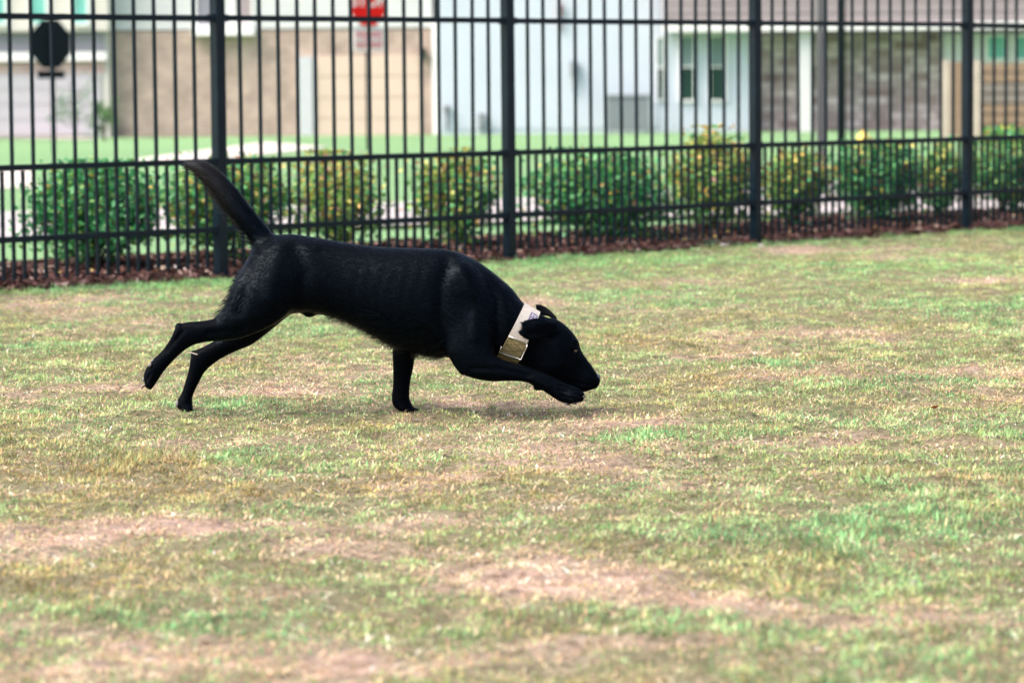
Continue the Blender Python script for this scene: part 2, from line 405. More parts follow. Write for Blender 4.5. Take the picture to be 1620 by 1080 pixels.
# ------------------------------------------------------------------ surfaces beyond the fence
def sheet(name, quad, m, lift, label, nu=24, nv=10, thick=0):
    """quad: four ground points (x,y), follows the terrain"""
    q = [np.array(p[:2], float) for p in quad]
    u = np.linspace(0, 1, nu + 1); v = np.linspace(0, 1, nv + 1)
    UU, VV = np.meshgrid(u, v)
    P = ((1 - UU) * (1 - VV))[..., None] * q[0] + (UU * (1 - VV))[..., None] * q[1] + (UU * VV)[..., None] * q[2] + ((1 - UU) * VV)[..., None] * q[3]
    P = P.reshape(-1, 2); zz = drop(P[:, 1]) + lift
    J = np.arange((nu + 1) * (nv + 1)).reshape(nv + 1, nu + 1)
    fc = np.stack([J[:-1, :-1].ravel(), J[:-1, 1:].ravel(), J[1:, 1:].ravel(), J[1:, :-1].ravel()], 1)
    o = link(name, np_mesh(name, np.column_stack([P, zz]), fc, 4, True), m)
    tag(o, label, None, None, 'structure'); return o
# mulch bed along the fence, with an uneven edge
u = np.linspace(-5.5, 7.5, 320); vs = np.linspace(0, 1, 14)
mv = []
for vv in vs:
    e0 = -.03 + .16 * (fbm(u * 2.2, u * 0 + 3, 101) - .5) + .05 * (vnoise(u * 9, u * 0, 103) - .5)
    e1 = 1.45 + .2 * (fbm(u * 1.2, u * 0 + 8, 105) - .5)
    off = e0 + (e1 - e0) * vv
    X_ = FX + FD[0] * u + FN[0] * off; Y_ = FY + FD[1] * u + FN[1] * off
    hump = .035 * np.sin(min(1, vv * 1.0 + .0) * np.pi) ** .5 + .02 * (fbm(X_ * 8, Y_ * 8, 107) - .5) * (1 if 0 < vv < 1 else 0)
    base0 = np.array(drop(Y_)) + (.004 if 0 < vv < 1 else -.01)
    mv.append(np.stack([X_, Y_, base0 + hump], 1))
mv = np.concatenate(mv); J = np.arange(len(mv)).reshape(14, 320)
fc = np.stack([J[:-1, :-1].ravel(), J[:-1, 1:].ravel(), J[1:, 1:].ravel(), J[1:, :-1].ravel()], 1)
tag(link('mulch_bed', np_mesh('mulch_bed', mv, fc, 4, True), M['mulch']), 'dark red brown mulch bed running along under the fence', None, None, 'structure')
def far_quad(a, b_, c_, d_): return [far_pt(*p) for p in (a, b_, c_, d_)]
# verge edge, street, verge, pavement slab, garden path
sheet('street', far_quad((-900, 411.6), (1900, 326), (1900, 256), (-900, 359.7)), M['asphalt'], .012, 'pale bleached street running past behind the fence', 60, 6)
sheet('kerb', far_quad((-900, 414.6), (1900, 329), (1900, 326.4), (-900, 412)), M['concrete'], .05, 'low concrete kerb along the near edge of the street', 60, 1)
sheet('pavement', far_quad((-1100, 302), (60, 299), (46, 269), (-1100, 271)), M['concrete'], .012, 'pale concrete slab between lawns at the far left')
sheet('garden_path', far_quad((140, 263), (360, 251), (520, 234), (420, 226)), M['concrete'], .014, 'pale path sloping up past the tan brick house')
sheet('driveway', far_quad((-300, 205), (40, 209), (160, 222), (-300, 216)), M['concrete'], .016, 'pale driveway in front of the lilac grey garage door', 10, 6)

# mulch chips and litter
n = 26000
uu = rng.uniform(-4.6, 6.2, n); off = rng.uniform(-.10, 1.4, n) + .16 * (fbm(uu * 2.2, uu * 0 + 3, 101) - .5)
cx = FX + FD[0] * uu + FN[0] * off; cy = FY + FD[1] * uu + FN[1] * off
vv = np.clip((off - 0.0) / 1.45, 0, 1)
cz = drop(cy) + .035 * np.sin(vv * np.pi) ** .5 + rng.uniform(0, .018, n)
ln = rng.uniform(.008, .03, n); wd = rng.uniform(.003, .009, n)
A = rng.normal(size=(n, 3)) * np.array([1, 1, .35]); A /= np.linalg.norm(A, axis=1)[:, None]
Bv = rng.normal(size=(n, 3)); Bv -= (Bv * A).sum(1)[:, None] * A; Bv /= np.linalg.norm(Bv, axis=1)[:, None]
C0 = np.stack([cx, cy, cz], 1)
V = np.stack([C0 - A * ln[:, None] - Bv * wd[:, None], C0 + A * ln[:, None] - Bv * wd[:, None] * .7, C0 + A * ln[:, None] * .9 + Bv * wd[:, None], C0 - A * ln[:, None] * .9 + Bv * wd[:, None]], 1).reshape(-1, 3)
pal = np.array([[.060, .028, .025], [.095, .045, .038], [.035, .020, .018], [.18, .11, .10], [.30, .22, .19]])
cc = pal[rng.choice(5, n, p=[.36, .26, .2, .13, .05])] * rng.uniform(.8, 1.2, (n, 1))
tag(link('mulch_chips', np_mesh('mulch_chips', V, (np.arange(n) * 4)[:, None] + np.array([[0, 1, 2, 3]]), 4, False, np.repeat(cc, 4, 0)), M['mulch_chip']), 'loose red brown wood chips strewn over the mulch bed', 'mulch', None, 'stuff')

def leaf_mesh(name, C0, size, cols, flat=0.0, asp=.45):
    n = len(C0)
    A = rng.normal(size=(n, 3)); A[:, 2] *= (1 - flat); A /= np.linalg.norm(A, axis=1)[:, None]
    Bv = rng.normal(size=(n, 3)); Bv[:, 2] *= (1 - flat); Bv -= (Bv * A).sum(1)[:, None] * A; Bv /= np.linalg.norm(Bv, axis=1)[:, None]
    N = np.cross(A, Bv); s = size[:, None]
    V = np.stack([C0 - A * s, C0 + Bv * s * asp - N * s * .18 - A * s * .1, C0 + A * s, C0 - Bv * s * asp - N * s * .18 - A * s * .1, C0 + N * s * .1], 1).reshape(-1, 3)
    b0 = (np.arange(n) * 5)[:, None]
    T = np.concatenate([b0 + np.array([q]) for q in ([0, 1, 4], [1, 2, 4], [2, 3, 4], [3, 0, 4])])
    return np_mesh(name, V, T, 3, False, np.repeat(cols, 5, 0))
n = 420
uu = rng.uniform(-3.6, 5.6, n); off = rng.uniform(-.05, 1.1, n)
cx = FX + FD[0] * uu + FN[0] * off; cy = FY + FD[1] * uu + FN[1] * off
cols = np.array([[.62, .50, .12], [.55, .42, .30], [.70, .62, .55], [.5, .2, .07]])[rng.choice(4, n, p=[.3, .35, .2, .15])]
tag(link('leaf_litter', leaf_mesh('leaf_litter', np.stack([cx, cy, drop(cy) + .045 + rng.uniform(0, .01, n)], 1), rng.uniform(.008, .018, n), cols, .85, .5), M['leaf']), 'yellow and pale fallen leaves lying on the mulch', 'leaves', None, 'stuff')

# ------------------------------------------------------------------ fence
fence = empty('metal_fence', (FX, FY, 0), FA)
tag(fence, 'tall black metal picket fence with closer pickets below its middle rail', 'fence')
RAILS = (.2105, .505, 1.1255)
FTOP = 1.56
post_me = MB().box(-.0255, .0255, -.0255, .0255, -.15, FTOP + .02, .004).mesh('post')
cap_me = MB().box(-.029, .029, -.029, .029, FTOP + .021, FTOP + .033, .004).mesh('post_cap')
long_me = MB().box(-.0063, .0063, -.0063, .0063, .045, FTOP - .012).mesh('picket')
short_me = MB().box(-.0063, .0063, -.0063, .0063, .045, RAILS[1] - .0135).mesh('short_picket')
rail_me = MB().box(.0265, PANEL - .0265, -.013, .013, -.0125, .0125).mesh('rail')
brk_me = MB().box(0, .021, -.0165, .0165, -.016, .016).mesh('bracket')
def child(name, me, m, parent, loc, rx=0, ry=0):
    o = link(name, me, m, parent); o.location = loc; o.rotation_euler = (rx, ry, 0); return o
SP = .1105
for k in range(-3, 6):
    x0 = (k - 1) * PANEL + PANEL
    dz = float(rng.normal(0, .004))
    p_ = child('post', post_me, M['fence'], fence, (k * PANEL, 0, 0), 0, float(rng.normal(0, .0015)))
    child('post_cap', cap_me, M['fence'], fence, (k * PANEL, 0, 0))
    if k == 5: break
    for zr in RAILS + (FTOP,):
        child('rail', rail_me, M['fence'], fence, (k * PANEL, 0, zr), 0, float(rng.normal(0, .0006)))
        child('bracket', brk_me, M['fence'], fence, (k * PANEL + .0262, 0, zr)); child('bracket', brk_me, M['fence'], fence, ((k + 1) * PANEL - .0472, 0, zr))
    first = PANEL / 2 - 7 * SP
    for i in range(15):
        child('picket', long_me, M['fence'], fence, (k * PANEL + first + i * SP, 0, 0), float(rng.normal(0, .002)), float(rng.normal(0, .0012)))
    for i in range(16):
        child('short_picket', short_me, M['fence'], fence, (k * PANEL + first + (i - .5) * SP, 0, 0), 0, float(rng.normal(0, .002)))

# ------------------------------------------------------------------ shrubs in the mulch bed
def shrub(px0, px1, top, base, green, yellow, dens, label, loosen=1.0, off=.62):
    pc = (px0 + px1) / 2
    # where the row of shrubs crosses this sight line
    lo, hi = -6.0, 9.0
    for _ in range(40):
        m_ = (lo + hi) / 2; q = np.array([FX, FY]) + FD * m_ + FN * off
        r = ray(pc, base); xs = r.x / r.y * q[1]
        if q[0] < xs: lo = m_
        else: hi = m_
    q = np.array([FX, FY]) + FD * lo + FN * off; Y = q[1]
    gz = float(drop(Y)) + .03
    rw = (at(px1, base, Y).x - at(px0, base, Y).x) / 2 * 1.14
    ztop = at(pc, top, Y).z; hgt = ztop - gz
    root = empty('shrub', (q[0], Y, gz)); tag(root, label, 'shrub', 'shrubs in the mulch bed')
    ns = 16; twig = MB(); tips = []
    for i in range(ns):
        th = rng.uniform(0, 2 * np.pi); rr = rw * math.sqrt(rng.random()) * .85
        tp = Vector((rr * math.cos(th), rr * math.sin(th), hgt * rng.uniform(.55, .98) * (1 - .3 * (rr / rw) ** 2)))
        mid = Vector((tp.x * .35 + rng.normal(0, .01), tp.y * .35, tp.z * .45))
        twig.tube([(rng.normal(0, .012), rng.normal(0, .012), -.05), mid, tp], [.007, .004, .0018], 5)
        tips.append(tp)
        for j in range(4):
            t = rng.uniform(.35, .9); p = mid.lerp(tp, t); e = p + Vector(rng.normal(0, 1, 3).tolist()) * rw * .22; e.z = max(.04, e.z)
            twig.tube([p, e], [.0025, .0012], 4); tips.append(e)
    twig.build('stem', M['bark'], root)
    T = np.array([list(t) for t in tips])
    n = int(dens * 3200)
    idx = rng.integers(0, len(T), n)
    C0 = T[idx] + rng.normal(0, 1, (n, 3)) * np.array([rw * .17, rw * .17, hgt * .10]) * loosen
    nb = int(n * .42 * min(1, dens / 1.6))
    dv = rng.normal(0, 1, (nb, 3)); dv /= np.linalg.norm(dv, axis=1)[:, None]
    lump = .55 + .85 * fbm(dv[:, 0] * 2.6 + pc, dv[:, 2] * 2.6 + dv[:, 1], 171, 2)
    dv *= (rng.random(nb) ** .42 * lump)[:, None]
    C0[:nb] = np.stack([dv[:, 0] * rw * (.86 + .14 * dv[:, 2]), dv[:, 1] * rw, hgt * (.55 + .47 * dv[:, 2])], 1)
    C0[:, 2] = np.clip(C0[:, 2], .03, hgt * 1.05)
    g0 = np.array([[.018, .13, .045], [.035, .24, .08], [.09, .33, .11], [.20, .38, .09]])
    y0 = np.array([[.52, .46, .10], [.62, .38, .10], [.34, .36, .08], [.22, .11, .07]])
    gi = g0[np.clip(rng.normal(1.3 * green + .2, .9, n).round().astype(int), 0, 3)]
    yi = y0[rng.choice(4, n, p=[.24, .18, .28, .30])]
    c = np.where((rng.random(n) < yellow * (.25 + .85 * np.clip(C0[:, 2] / hgt, 0, 1) ** 1.5) * (.5 + fbm(C0[:, 0] * 14 + pc, C0[:, 2] * 14, 177)))[:, None], yi * 1.1, gi) * np.exp(rng.normal(0, .2, (n, 1)))
    o = link('foliage', leaf_mesh('foliage', C0, rng.uniform(.010, .022, n), np.clip(c, 0, .8), .2, .6), M['leaf'], root)
    o['kind'] = 'stuff'
    return root
shrub(44, 246, 262, 400, .85, .05, 2.6, 'dense dark green shrub at the far left, beyond the fence behind the dog tail')
shrub(255, 462, 250, 392, 1.5, .25, 2.0, 'green and lime shrub behind the raised tail of the dog')
shrub(455, 612, 248, 388, 2.2, .6, .95, 'thin yellowing shrub with gaps, above the hips of the dog', 1.1)
shrub(662, 800, 243, 382, 1.7, .5, 1.2, 'yellow tinged shrub left of the middle fence post', 1.1)
shrub(838, 1056, 242, 380, 1.0, .10, 2.4, 'broad leafy green shrub right of the middle fence post')
shrub(1062, 1190, 208, 364, 2.2, .55, 1.7, 'tallest yellow green shrub, just left of the third post')
shrub(1200, 1312, 236, 352, 1.8, .45, 1.3, 'yellow and brown tinged shrub just right of the third post', 1.1)
shrub(1318, 1452, 228, 344, .9, .12, 2.0, 'dark green shrub in front of the yellow hydrant')
shrub(1450, 1520, 222, 336, 1.6, .4, .9, 'narrow yellow green shrub left of the right hand post')
shrub(1532, 1660, 204, 330, 1.3, .22, 2.0, 'green shrub with orange flecks at the far right edge')
# low spreading weeds at the edge of the bed
def weed(px, py, w_, h_, label, n=160, mint=True):
    p = ground_pt(px, py); root = empty('weed', (p.x, p.y, float(height(p.x, p.y)))); tag(root, label, 'weed')
    C0 = rng.normal(0, 1, (n, 3)) * np.array([w_, w_, h_]); C0[:, 2] = np.abs(C0[:, 2])
    c = np.array([.06, .17, .09]) * np.exp(rng.normal(0, .3, (n, 1)))
    o = link('foliage', leaf_mesh('foliage', C0, rng.uniform(.006, .012, n), c, .2, .4), M['leaf'], root); o['kind'] = 'stuff'
    st = MB()
    for i in range(7):
        e = C0[i * 3]; st.tube([(0, 0, -.01), tuple(e)], [.0015, .001], 4)
    st.build('stem', M['bark'], root)
weed(1122, 390, .07, .02, 'low dark green weed on the mulch edge left of the third post')
weed(1082, 342, .02, .04, 'small bright green sprig between two shrubs by the lower rail', 50)
weed(1495, 364, .06, .015, 'low green weed at the foot of the right hand post')

# ------------------------------------------------------------------ background houses
def WX(px, py, Y): return at(px, py, Y).x
def WZ(px, py, Y): return at(px, py, Y).z
def rect(px0, px1, py0, py1, Y):
    pc = (px0 + px1) / 2; yc = (py0 + py1) / 2
    return WX(px0, yc, Y), WX(px1, yc, Y), WZ(pc, py1, Y), WZ(pc, py0, Y)
GZ = -.22
def slab(px0, px1, py0, py1, Y, depth, m, name, parent, ground=False, inset=None):
    x0, x1, z0, z1 = rect(px0, px1, py0, py1, Y)
    if ground: z0 = GZ - .3
    return MB().box(x0, x1, Y, Y + depth, z0, z1).build(name, m, parent)
def window(px0, px1, py0, py1, Y, glass, frame, parent, blind=None, name='window', bars=1, t=.05):
    x0, x1, z0, z1 = rect(px0, px1, py0, py1, Y)
    fr = MB().box(x0 - t, x0, Y - .06, Y + .02, z0 - t, z1 + t).box(x1, x1 + t, Y - .06, Y + .02, z0 - t, z1 + t)
    fr.box(x0, x1, Y - .06, Y + .02, z1, z1 + t).box(x0, x1, Y - .06, Y + .02, z0 - t, z0)
    zm = z0 + (z1 - z0) * .52
    if bars: fr.box(x0, x1, Y - .045, Y + .01, zm - .015, zm + .015)
    w_ = fr.build(name, frame, parent)
    if blind:
        MB().box(x0, x1, Y - .022, Y - .012, z0, zm - .015).build('pane', glass, w_)
        MB().box(x0, x1, Y - .024, Y - .012, zm + .015, z1).build('blind', blind, w_)
    else:
        MB().box(x0, x1, Y - .022, Y - .012, z0, z1).build('pane', glass, w_)
    return w_
def gable(x0, x1, y0, y1, z, h, m, parent):
    o = .35; s = MB(); b = len(s.v)
    s.v += [(x0 - o, y0 - o, z), (x1 + o, y0 - o, z), (x1 + o, y1 + o, z), (x0 - o, y1 + o, z), (x0 - o, (y0 + y1) / 2, z + h), (x1 + o, (y0 + y1) / 2, z + h)]
    s.f += [(0, 1, 5, 4), (2, 3, 4, 5), (0, 4, 3), (1, 2, 5), (0, 3, 2, 1)]
    s.build('roof', m, parent)
def house(name, label, x, Y): r = empty(name, (0, 0, 0)); return tag(r, label, 'house')
YB = 70.0
ROOFZ = 6.2
# --- far left: cream house with garage
h1 = house('house', 'cream house with teal windows and a lilac grey garage door at the far left', 0, 0)
XL, X1_, _, _ = rect(-160, 173, 0, 50, YB)
slab(-160, 173, 50, 300, YB, 8, M['cream'], 'garage_wall', h1, True)
zc = WZ(80, 50, YB)
MB().box(XL, X1_, YB - .25, YB + 8, zc + .003, ROOFZ).build('upper_wall', M['cream'], h1)
slab(-160, 165, 53, 83, YB - .05, .06, M['greypanel'], 'grey_band', h1)
slab(-160, 168, 84, 97, YB - .16, .16, M['trim'], 'ledge', h1)
slab(-160, 165, 98, 117, YB - .03, .04, M['redbrick'], 'brick_band', h1)
gd = empty('garage_door'); gd.parent = h1
x0, x1, z0, z1 = rect(-150, 160, 118, 214, YB)
for i in range(4):
    za = z0 + (z1 - z0) * i / 4
    MB().box(x0, x1, YB - .045, YB - .002, za + .006, za + (z1 - z0) / 4 - .006).build('panel', M['lav'], gd)
for a in ((-12, 7), (49, 72), (117, 137)): window(a[0], a[1], -62, 37, YB - .252, M['teal'], M['trim'], h1)
gable(XL, X1_, YB, YB + 8, ROOFZ, 2, M['roof'], h1)
# --- tan brick house
h2 = house('house', 'tan brick house with a white upper storey and a cream garage door', 0, 0)
slab(176, 684, 48, 300, YB + .4, 8, M['brick'], 'brick_wall', h2, True)
x0, x1, _, _ = rect(176, 684, 0, 48, YB + .4)
zc = WZ(430, 46, YB + .4)
n_l = 26; lap = (ROOFZ - zc) / n_l
MB().box(x0, x1, YB + .42, YB + 8.4, zc + .003, ROOFZ).build('upper_wall', M['white'], h2)
for i in range(n_l):
    MB().box(x0, x1, YB + .39 - .012, YB + .42 - .002, zc + .006 + i * lap, zc + (i + .93) * lap).build('siding_board', M['white'], h2)
window(311, 343, -60, 40, YB + .375, M['greypanel'], M['trim'], h2)
window(372, 398, -60, 36, YB + .375, M['mauve'], M['trim'], h2)
slab(303, 402, 43, 56, YB + .1, .3, M['trim'], 'ledge', h2)
slab(473, 495, 90, 219, YB + .28, .12, M['downspout'], 'downspout', h2)
gd = empty('garage_door'); gd.parent = h2
x0, x1, z0, z1 = rect(502, 664, 88, 221, YB + .4)
for i in range(4):
    za = z0 + (z1 - z0) * i / 4
    MB().box(x0, x1, YB + .34, YB + .398, za + .006, za + (z1 - z0) / 4 - .006).build('panel', M['sand'], gd)
slab(684.5, 692, 30, 300, YB + .25, .2, M['trim'], 'corner_board', h2, True)
gable(WX(176, 40, YB), WX(684, 40, YB), YB + .4, YB + 8.4, ROOFZ, 2.2, M['roof'], h2)
lan = empty('wall_lantern'); tag(lan, 'small black lantern on the brick beside the cream garage door', 'lantern')
x0, x1, z0, z1 = rect(664, 674, 76, 95, YB + .2)
MB().box(x0 + .02, x1 - .02, YB + .15, YB + .3, z0, z1 - .05).build('glass_box', M['darkglass'], lan)
MB().box(x0, x1, YB + .12, YB + .34, z1 - .048, z1).build('hood', M['darkmetal'], lan)
MB().box(x0 + .05, x1 - .05, YB + .342, YB + .398, z0 + .04, z1 - .02).build('bracket', M['darkmetal'], lan)
# --- white house with overhanging upper storey
h3 = house('house', 'pale blue white house with three dark windows and a mauve upper storey', 0, 0)
slab(693, 1186, -6, 300, YB + .1, 9, M['bluewhite'], 'wall', h3, True)
x0, x1, z0, z1 = rect(693, 1040, -6, 214, YB + .1)
n_l = 26; lap = (z1 - GZ - .12) / n_l
for i in range(n_l):
    MB().box(x0, x1, YB + .1 - .024, YB + .098, GZ + .12 + i * lap, GZ + .12 + (i + .94) * lap).build('siding_board', M['bluewhite'], h3)
for i in range(16):
    MB().box(x0, x1, YB + .1 - .024, YB + .098, z1 + .006 + i * lap, z1 + (i + .94) * lap).build('siding_board', M['bluewhite'], h3)
MB().box(x0, WX(1186, 0, YB), YB + .1, YB + 9.1, z1 + .003, ROOFZ).build('upper_wall', M['bluewhite'], h3)
window(1039.5, 1049, 60, 158, YB + .1, M['darkglass'], M['trim'], h3, M['blind'], t=.025)
window(1077, 1097, 58, 158, YB + .1, M['darkglass'], M['trim'], h3, M['blind'])
window(1124, 1146, 58, 158, YB + .1, M['darkglass'], M['trim'], h3, M['blind'])
# overhang: mauve storey
x0 = WX(1048, 20, YB); x1 = WX(1700, 20, YB)
zf0 = WZ(1120, 50, YB - .7); zf1 = WZ(1120, 39, YB - .7)
MB().box(x0, x1, YB - .72, YB - .02, zf0, zf1).build('fascia', M['trim'], h3)
MB().box(x0, x1, YB - .66, YB + .06, zf1 + .003, ROOFZ + .3).build('mauve_storey', M['mauve'], h3)
n_l = 22; lap = (ROOFZ + .3 - zf1) / n_l
for i in range(n_l): MB().box(x0, x1, YB - .685, YB - .663, zf1 + .01 + i * lap, zf1 + (i + .93) * lap).build('mauve_board', M['mauve'], h3)
gable(WX(693, 0, YB), x1, YB - .3, YB + 9, ROOFZ + .31, 2.4, M['roof'], h3)
slab(1189, 1489, 52, 300, YB + .6, 8, M['stone'], 'stone_wall', h3, True)
slab(1265, 1283, 51, 212, YB - .5, .25, M['white'], 'column', h3, True)
slab(1493, 1700, 52, 300, YB + .3, 8, M['white'], 'side_wall', h3, True)
for a in ((1562, 1589), (1607, 1640)): window(a[0], a[1], 58, 93, YB + .3, M['teal'], M['trim'], h3, None, 'window', 0)
# air conditioner
ac = empty('air_conditioner'); tag(ac, 'grey louvred air conditioner standing on the lawn against the pale blue wall', 'air conditioner')
x0, x1, z0, z1 = rect(961, 1028, 150, 213, YB - 1.2); z0 = GZ
ya = YB - 1.3; yb = ya + .8
MB().box(x0 + .03, x1 - .03, ya + .03, yb - .03, z0 + .06, z1 - .05).build('core', M['greypanel'], ac)
for i in range(14):
    za = z0 + .08 + (z1 - z0 - .16) * i / 14
    MB().box(x0 + .01, x1 - .01, ya, ya + .026, za, za + .038).build('louvre', M['ac'], ac)
for xx in (x0, x1 - .05):
    for yy in (ya - .004, yb - .05): MB().box(xx, xx + .05, yy, yy + .05, z0, z1 - .05).build('corner_post', M['ac'], ac)
MB().box(x0 - .01, x1 + .01, ya - .02, yb, z1 - .048, z1).build('lid', M['ac'], ac)
# wall fittings
def fitting(px0, px1, py0, py1, m, name, label, cat):
    r = empty(name); tag(r, label, cat)
    x0, x1, z0, z1 = rect(px0, px1, py0, py1, YB)
    MB().box(x0, x1, YB - .1, YB + .05, z0, z1, .02).build('box', m, r)
    MB().box((x0 + x1) / 2 - .02, (x0 + x1) / 2 + .02, YB, YB + .04, z0 - .35, z0 - .002).build('conduit', m, r)
    return r
M['darkred'] = mat('dark_red_enamel', (.30, .03, .03), .6, .2, var=.05)
fitting(883, 889, 5, 22, M['darkred'], 'alarm_box', 'small dark red box high on the pale blue wall', 'alarm box')
fitting(902, 914, 97, 122, M['ac'], 'electricity_meter', 'grey meter box on the pale blue wall above the lawn', 'meter')
fitting(756, 768, 180, 200, M['ac'], 'utility_box', 'low grey box on the pale blue wall near its left corner', 'utility box')
fitting(703, 711, 168, 177, M['greypost'], 'wall_tap', 'tiny grey tap on the pale blue wall beside the white corner board', 'tap')
# wooden fence at the right
wf = empty('wooden_fence'); tag(wf, 'brown wooden slat fence at the far right in front of the white wall', 'fence')
YW = 62.0
x0, x1, z0, z1 = rect(1553, 1720, 97, 212, YW); z0 = GZ
nb = 7
for i in range(nb):
    za = z0 + .04 + (z1 - z0 - .04) * i / nb
    m = M['wood_grey'] if i in (3, 4) else M['wood_tan']
    o = MB().box(x0, x1, YW, YW + .04, za, za + (z1 - z0) / nb - .035).build('slat', m, wf)
    if i in (3, 4): o['label'] = 'weathered grey slat'
MB().box(x0, x1, YW + .12, YW + .14, z0, z1 - .05).build('back_board', M['wood_grey'], wf)
for px in ((1489, 1503, 'wood_pale'), (1504, 1518, 'wood_tan'), (1519, 1531, 'wood_tan'), (1536, 1551, 'wood_pale')):
    xa = WX(px[0], 150, YW); xb = WX(px[1], 150, YW)
    MB().box(xa, xb, YW + .02, YW + .1, z0 - .1, z1 + (.03 if px[2] == 'wood_pale' else 0)).build('post', M[px[2]], wf)
# poles
def pole(px, wpx, ytop, Y, m, name, label, cat):
    p = at(px, 130, Y); g0 = float(drop(Y)); wd = wpx * Y / F / 2
    r = empty(name, (p.x, Y, g0)); tag(r, label, cat)
    MB().tube([(0, 0, -.1), (0, 0, 5.2)], wd, 12).build('shaft', m, r, True)
    MB().tube([(0, 0, 0), (0, 0, .08)], wd * 1.8, 12).build('base_plate', m, r, True)
    MB().tube([(0, 0, 5.2), (.25, -.1, 5.45), (.6, -.2, 5.5)], wd * .6, 8).build('arm', m, r, True)
    MB().ell((.75, -.25, 5.48), .22, .1, .05).build('lamp_head', m, r, True)
pole(1298, 12, 0, 33, M['greypost'], 'street_lamp', 'grey lamp post rising right of the white column', 'street lamp')
pole(1333, 9, 0, 52, M['darkmetal'], 'street_lamp', 'thin black lamp post standing before the grey stone wall', 'street lamp')
# hydrant / marker
hy = far_pt(1366, 272); rt = empty('hydrant', (hy.x, hy.y, hy.z)); tag(rt, 'yellow fire hydrant showing above the dark green shrub at the right', 'hydrant')
MB().tube([(0, 0, 0), (0, 0, .05), (0, 0, .051), (0, 0, .36)], [.10, .10, .062, .058], 14).build('barrel', M['yellow'], rt, True)
MB().ell((0, 0, .38), .075, .075, .07).build('bonnet', M['yellow'], rt, True)
MB().tube([(0, 0, .44), (0, 0, .475)], .022, 6).build('operating_nut', M['yellow'], rt)
for s in (-1, 1): MB().tube([(0, 0, .28), (s * .095, 0, .28)], .036, 10).build('nozzle', M['yellow'], rt, True)

# ------------------------------------------------------------------ signs
def octagon(r, t):
    s = MB(); R = r / math.cos(math.pi / 8)
    for yy in (-t / 2, t / 2):
        for k in range(8):
            th = math.pi / 8 + k * math.pi / 4; s.v.append((R * math.cos(th), yy, R * math.sin(th)))
    s.f += [tuple(range(8)), tuple(range(15, 7, -1))] + [(k, k + 8, (k + 1) % 8 + 8, (k + 1) % 8) for k in range(8)]
    return s
def text(name, body, size, loc, m, parent, z=.002):
    cu = bpy.data.curves.new(name, 'FONT'); cu.body = body; cu.size = size; cu.align_x = 'CENTER'; cu.align_y = 'CENTER'; cu.extrude = .001; cu.offset = size * .02
    t = bpy.data.objects.new(name, cu); COL.objects.link(t)
    dg = bpy.context.evaluated_depsgraph_get(); me = bpy.data.meshes.new_from_object(t.evaluated_get(dg)); bpy.data.objects.remove(t)
    o = link(name, me, m, parent); o.location = loc; o.rotation_euler = (math.pi / 2, 0, 0); return o
SY = 54.0
def stop_sign(px, pyc, front, label):
    p = at(px, pyc, SY); g0 = float(drop(SY))
    r = empty('stop_sign', (p.x, SY, g0), math.radians(43)); tag(r, label, 'road sign')
    zc = p.z - g0
    if front:
        octagon(.38, .004).build('border_plate', M['signwhite'], r).location = (0, 0, zc)
        octagon(.352, .004).build('red_face', M['red'], r).location = (0, -.0045, zc)
        text('lettering', 'STOP', .30, (0, -.009, zc + .05), M['signwhite'], r)
        MB().box(-.31, .31, -.004, .004, zc - .74, zc - .40).build('plate', M['signwhite'], r)
        MB().box(-.28, .28, -.0075, -.0045, zc - .705, zc - .43).build('plate_face', M['pinksign'], r)
        text('plate_lettering', 'ALL WAY', .125, (0, -.010, zc - .57), M['signwhite'], r)
        MB().tube([(0, .035, -.1), (0, .035, zc + .3)], .03, 10).build('pole', M['darkmetal'], r, True)
    else:
        o = octagon(.38, .004).build('sign_back', M['darkmetal'], r); o.location = (0, 0, zc)
        MB().box(-.26, .26, -.004, .004, zc - .54, zc - .42).build('plate', M['darkmetal'], r)
        MB().tube([(0, -.035, -.1), (0, -.035, zc + .3)], .03, 10).build('pole', M['darkmetal'], r, True)
stop_sign(582.5, 6, True, 'red octagonal STOP sign with a pale red plate beneath, on a black pole')
stop_sign(80, 70, False, 'black back of an octagonal sign in front of the garage at the far left')

# ------------------------------------------------------------------ young tree and planting by the far garage
def far_plant(px, py, wpx, hpx, Y, label, col, n=500, name='young_tree'):
    p = at(px, py, Y); g0 = float(drop(Y)); k = Y / F
    r = empty(name, (p.x, Y, g0)); tag(r, label, 'tree' if name == 'young_tree' else 'plant')
    hh = hpx * k; ww = wpx * k / 2
    tr = MB(); tr.tube([(0, 0, -.05), (ww * .1, 0, hh * .4), (-ww * .2, 0, hh * .9)], [.03, .022, .01], 7)
    ends = []
    for i in range(14):
        z0 = hh * rng.uniform(.2, .8); e = Vector((rng.uniform(-1, 1) * ww, rng.uniform(-1, 1) * ww, z0 + hh * rng.uniform(0, .25)))
        tr.tube([(0, 0, z0), e], [.012, .004], 5); ends.append(e)
    tr.build('trunk', M['bark'], r)
    T = np.array([list(e) for e in ends])[rng.integers(0, 14, n)]
    C0 = T + rng.normal(0, 1, (n, 3)) * np.array([ww * .22, ww * .22, hh * .07]); C0[:, 2] = np.clip(C0[:, 2], .02, None)
    o = link('crown' if name == 'young_tree' else 'foliage', leaf_mesh('crown', C0, rng.uniform(.03, .06, n), np.array(col) * np.exp(rng.normal(0, .3, (n, 1))), .1, .5), M['leaf'], r); o['kind'] = 'stuff'
far_plant(118, 210, 55, 105, 66, 'thin pale green young tree in front of the far left garage door', (.16, .26, .17), 260)
far_plant(165, 212, 34, 62, 66, 'small green bush at the left corner of the tan brick house', (.09, .2, .07), 380, 'bush')
far_plant(1600, 222, 70, 22, 58, 'low bright green bush in front of the brown slat fence', (.14, .36, .06), 420, 'bush')

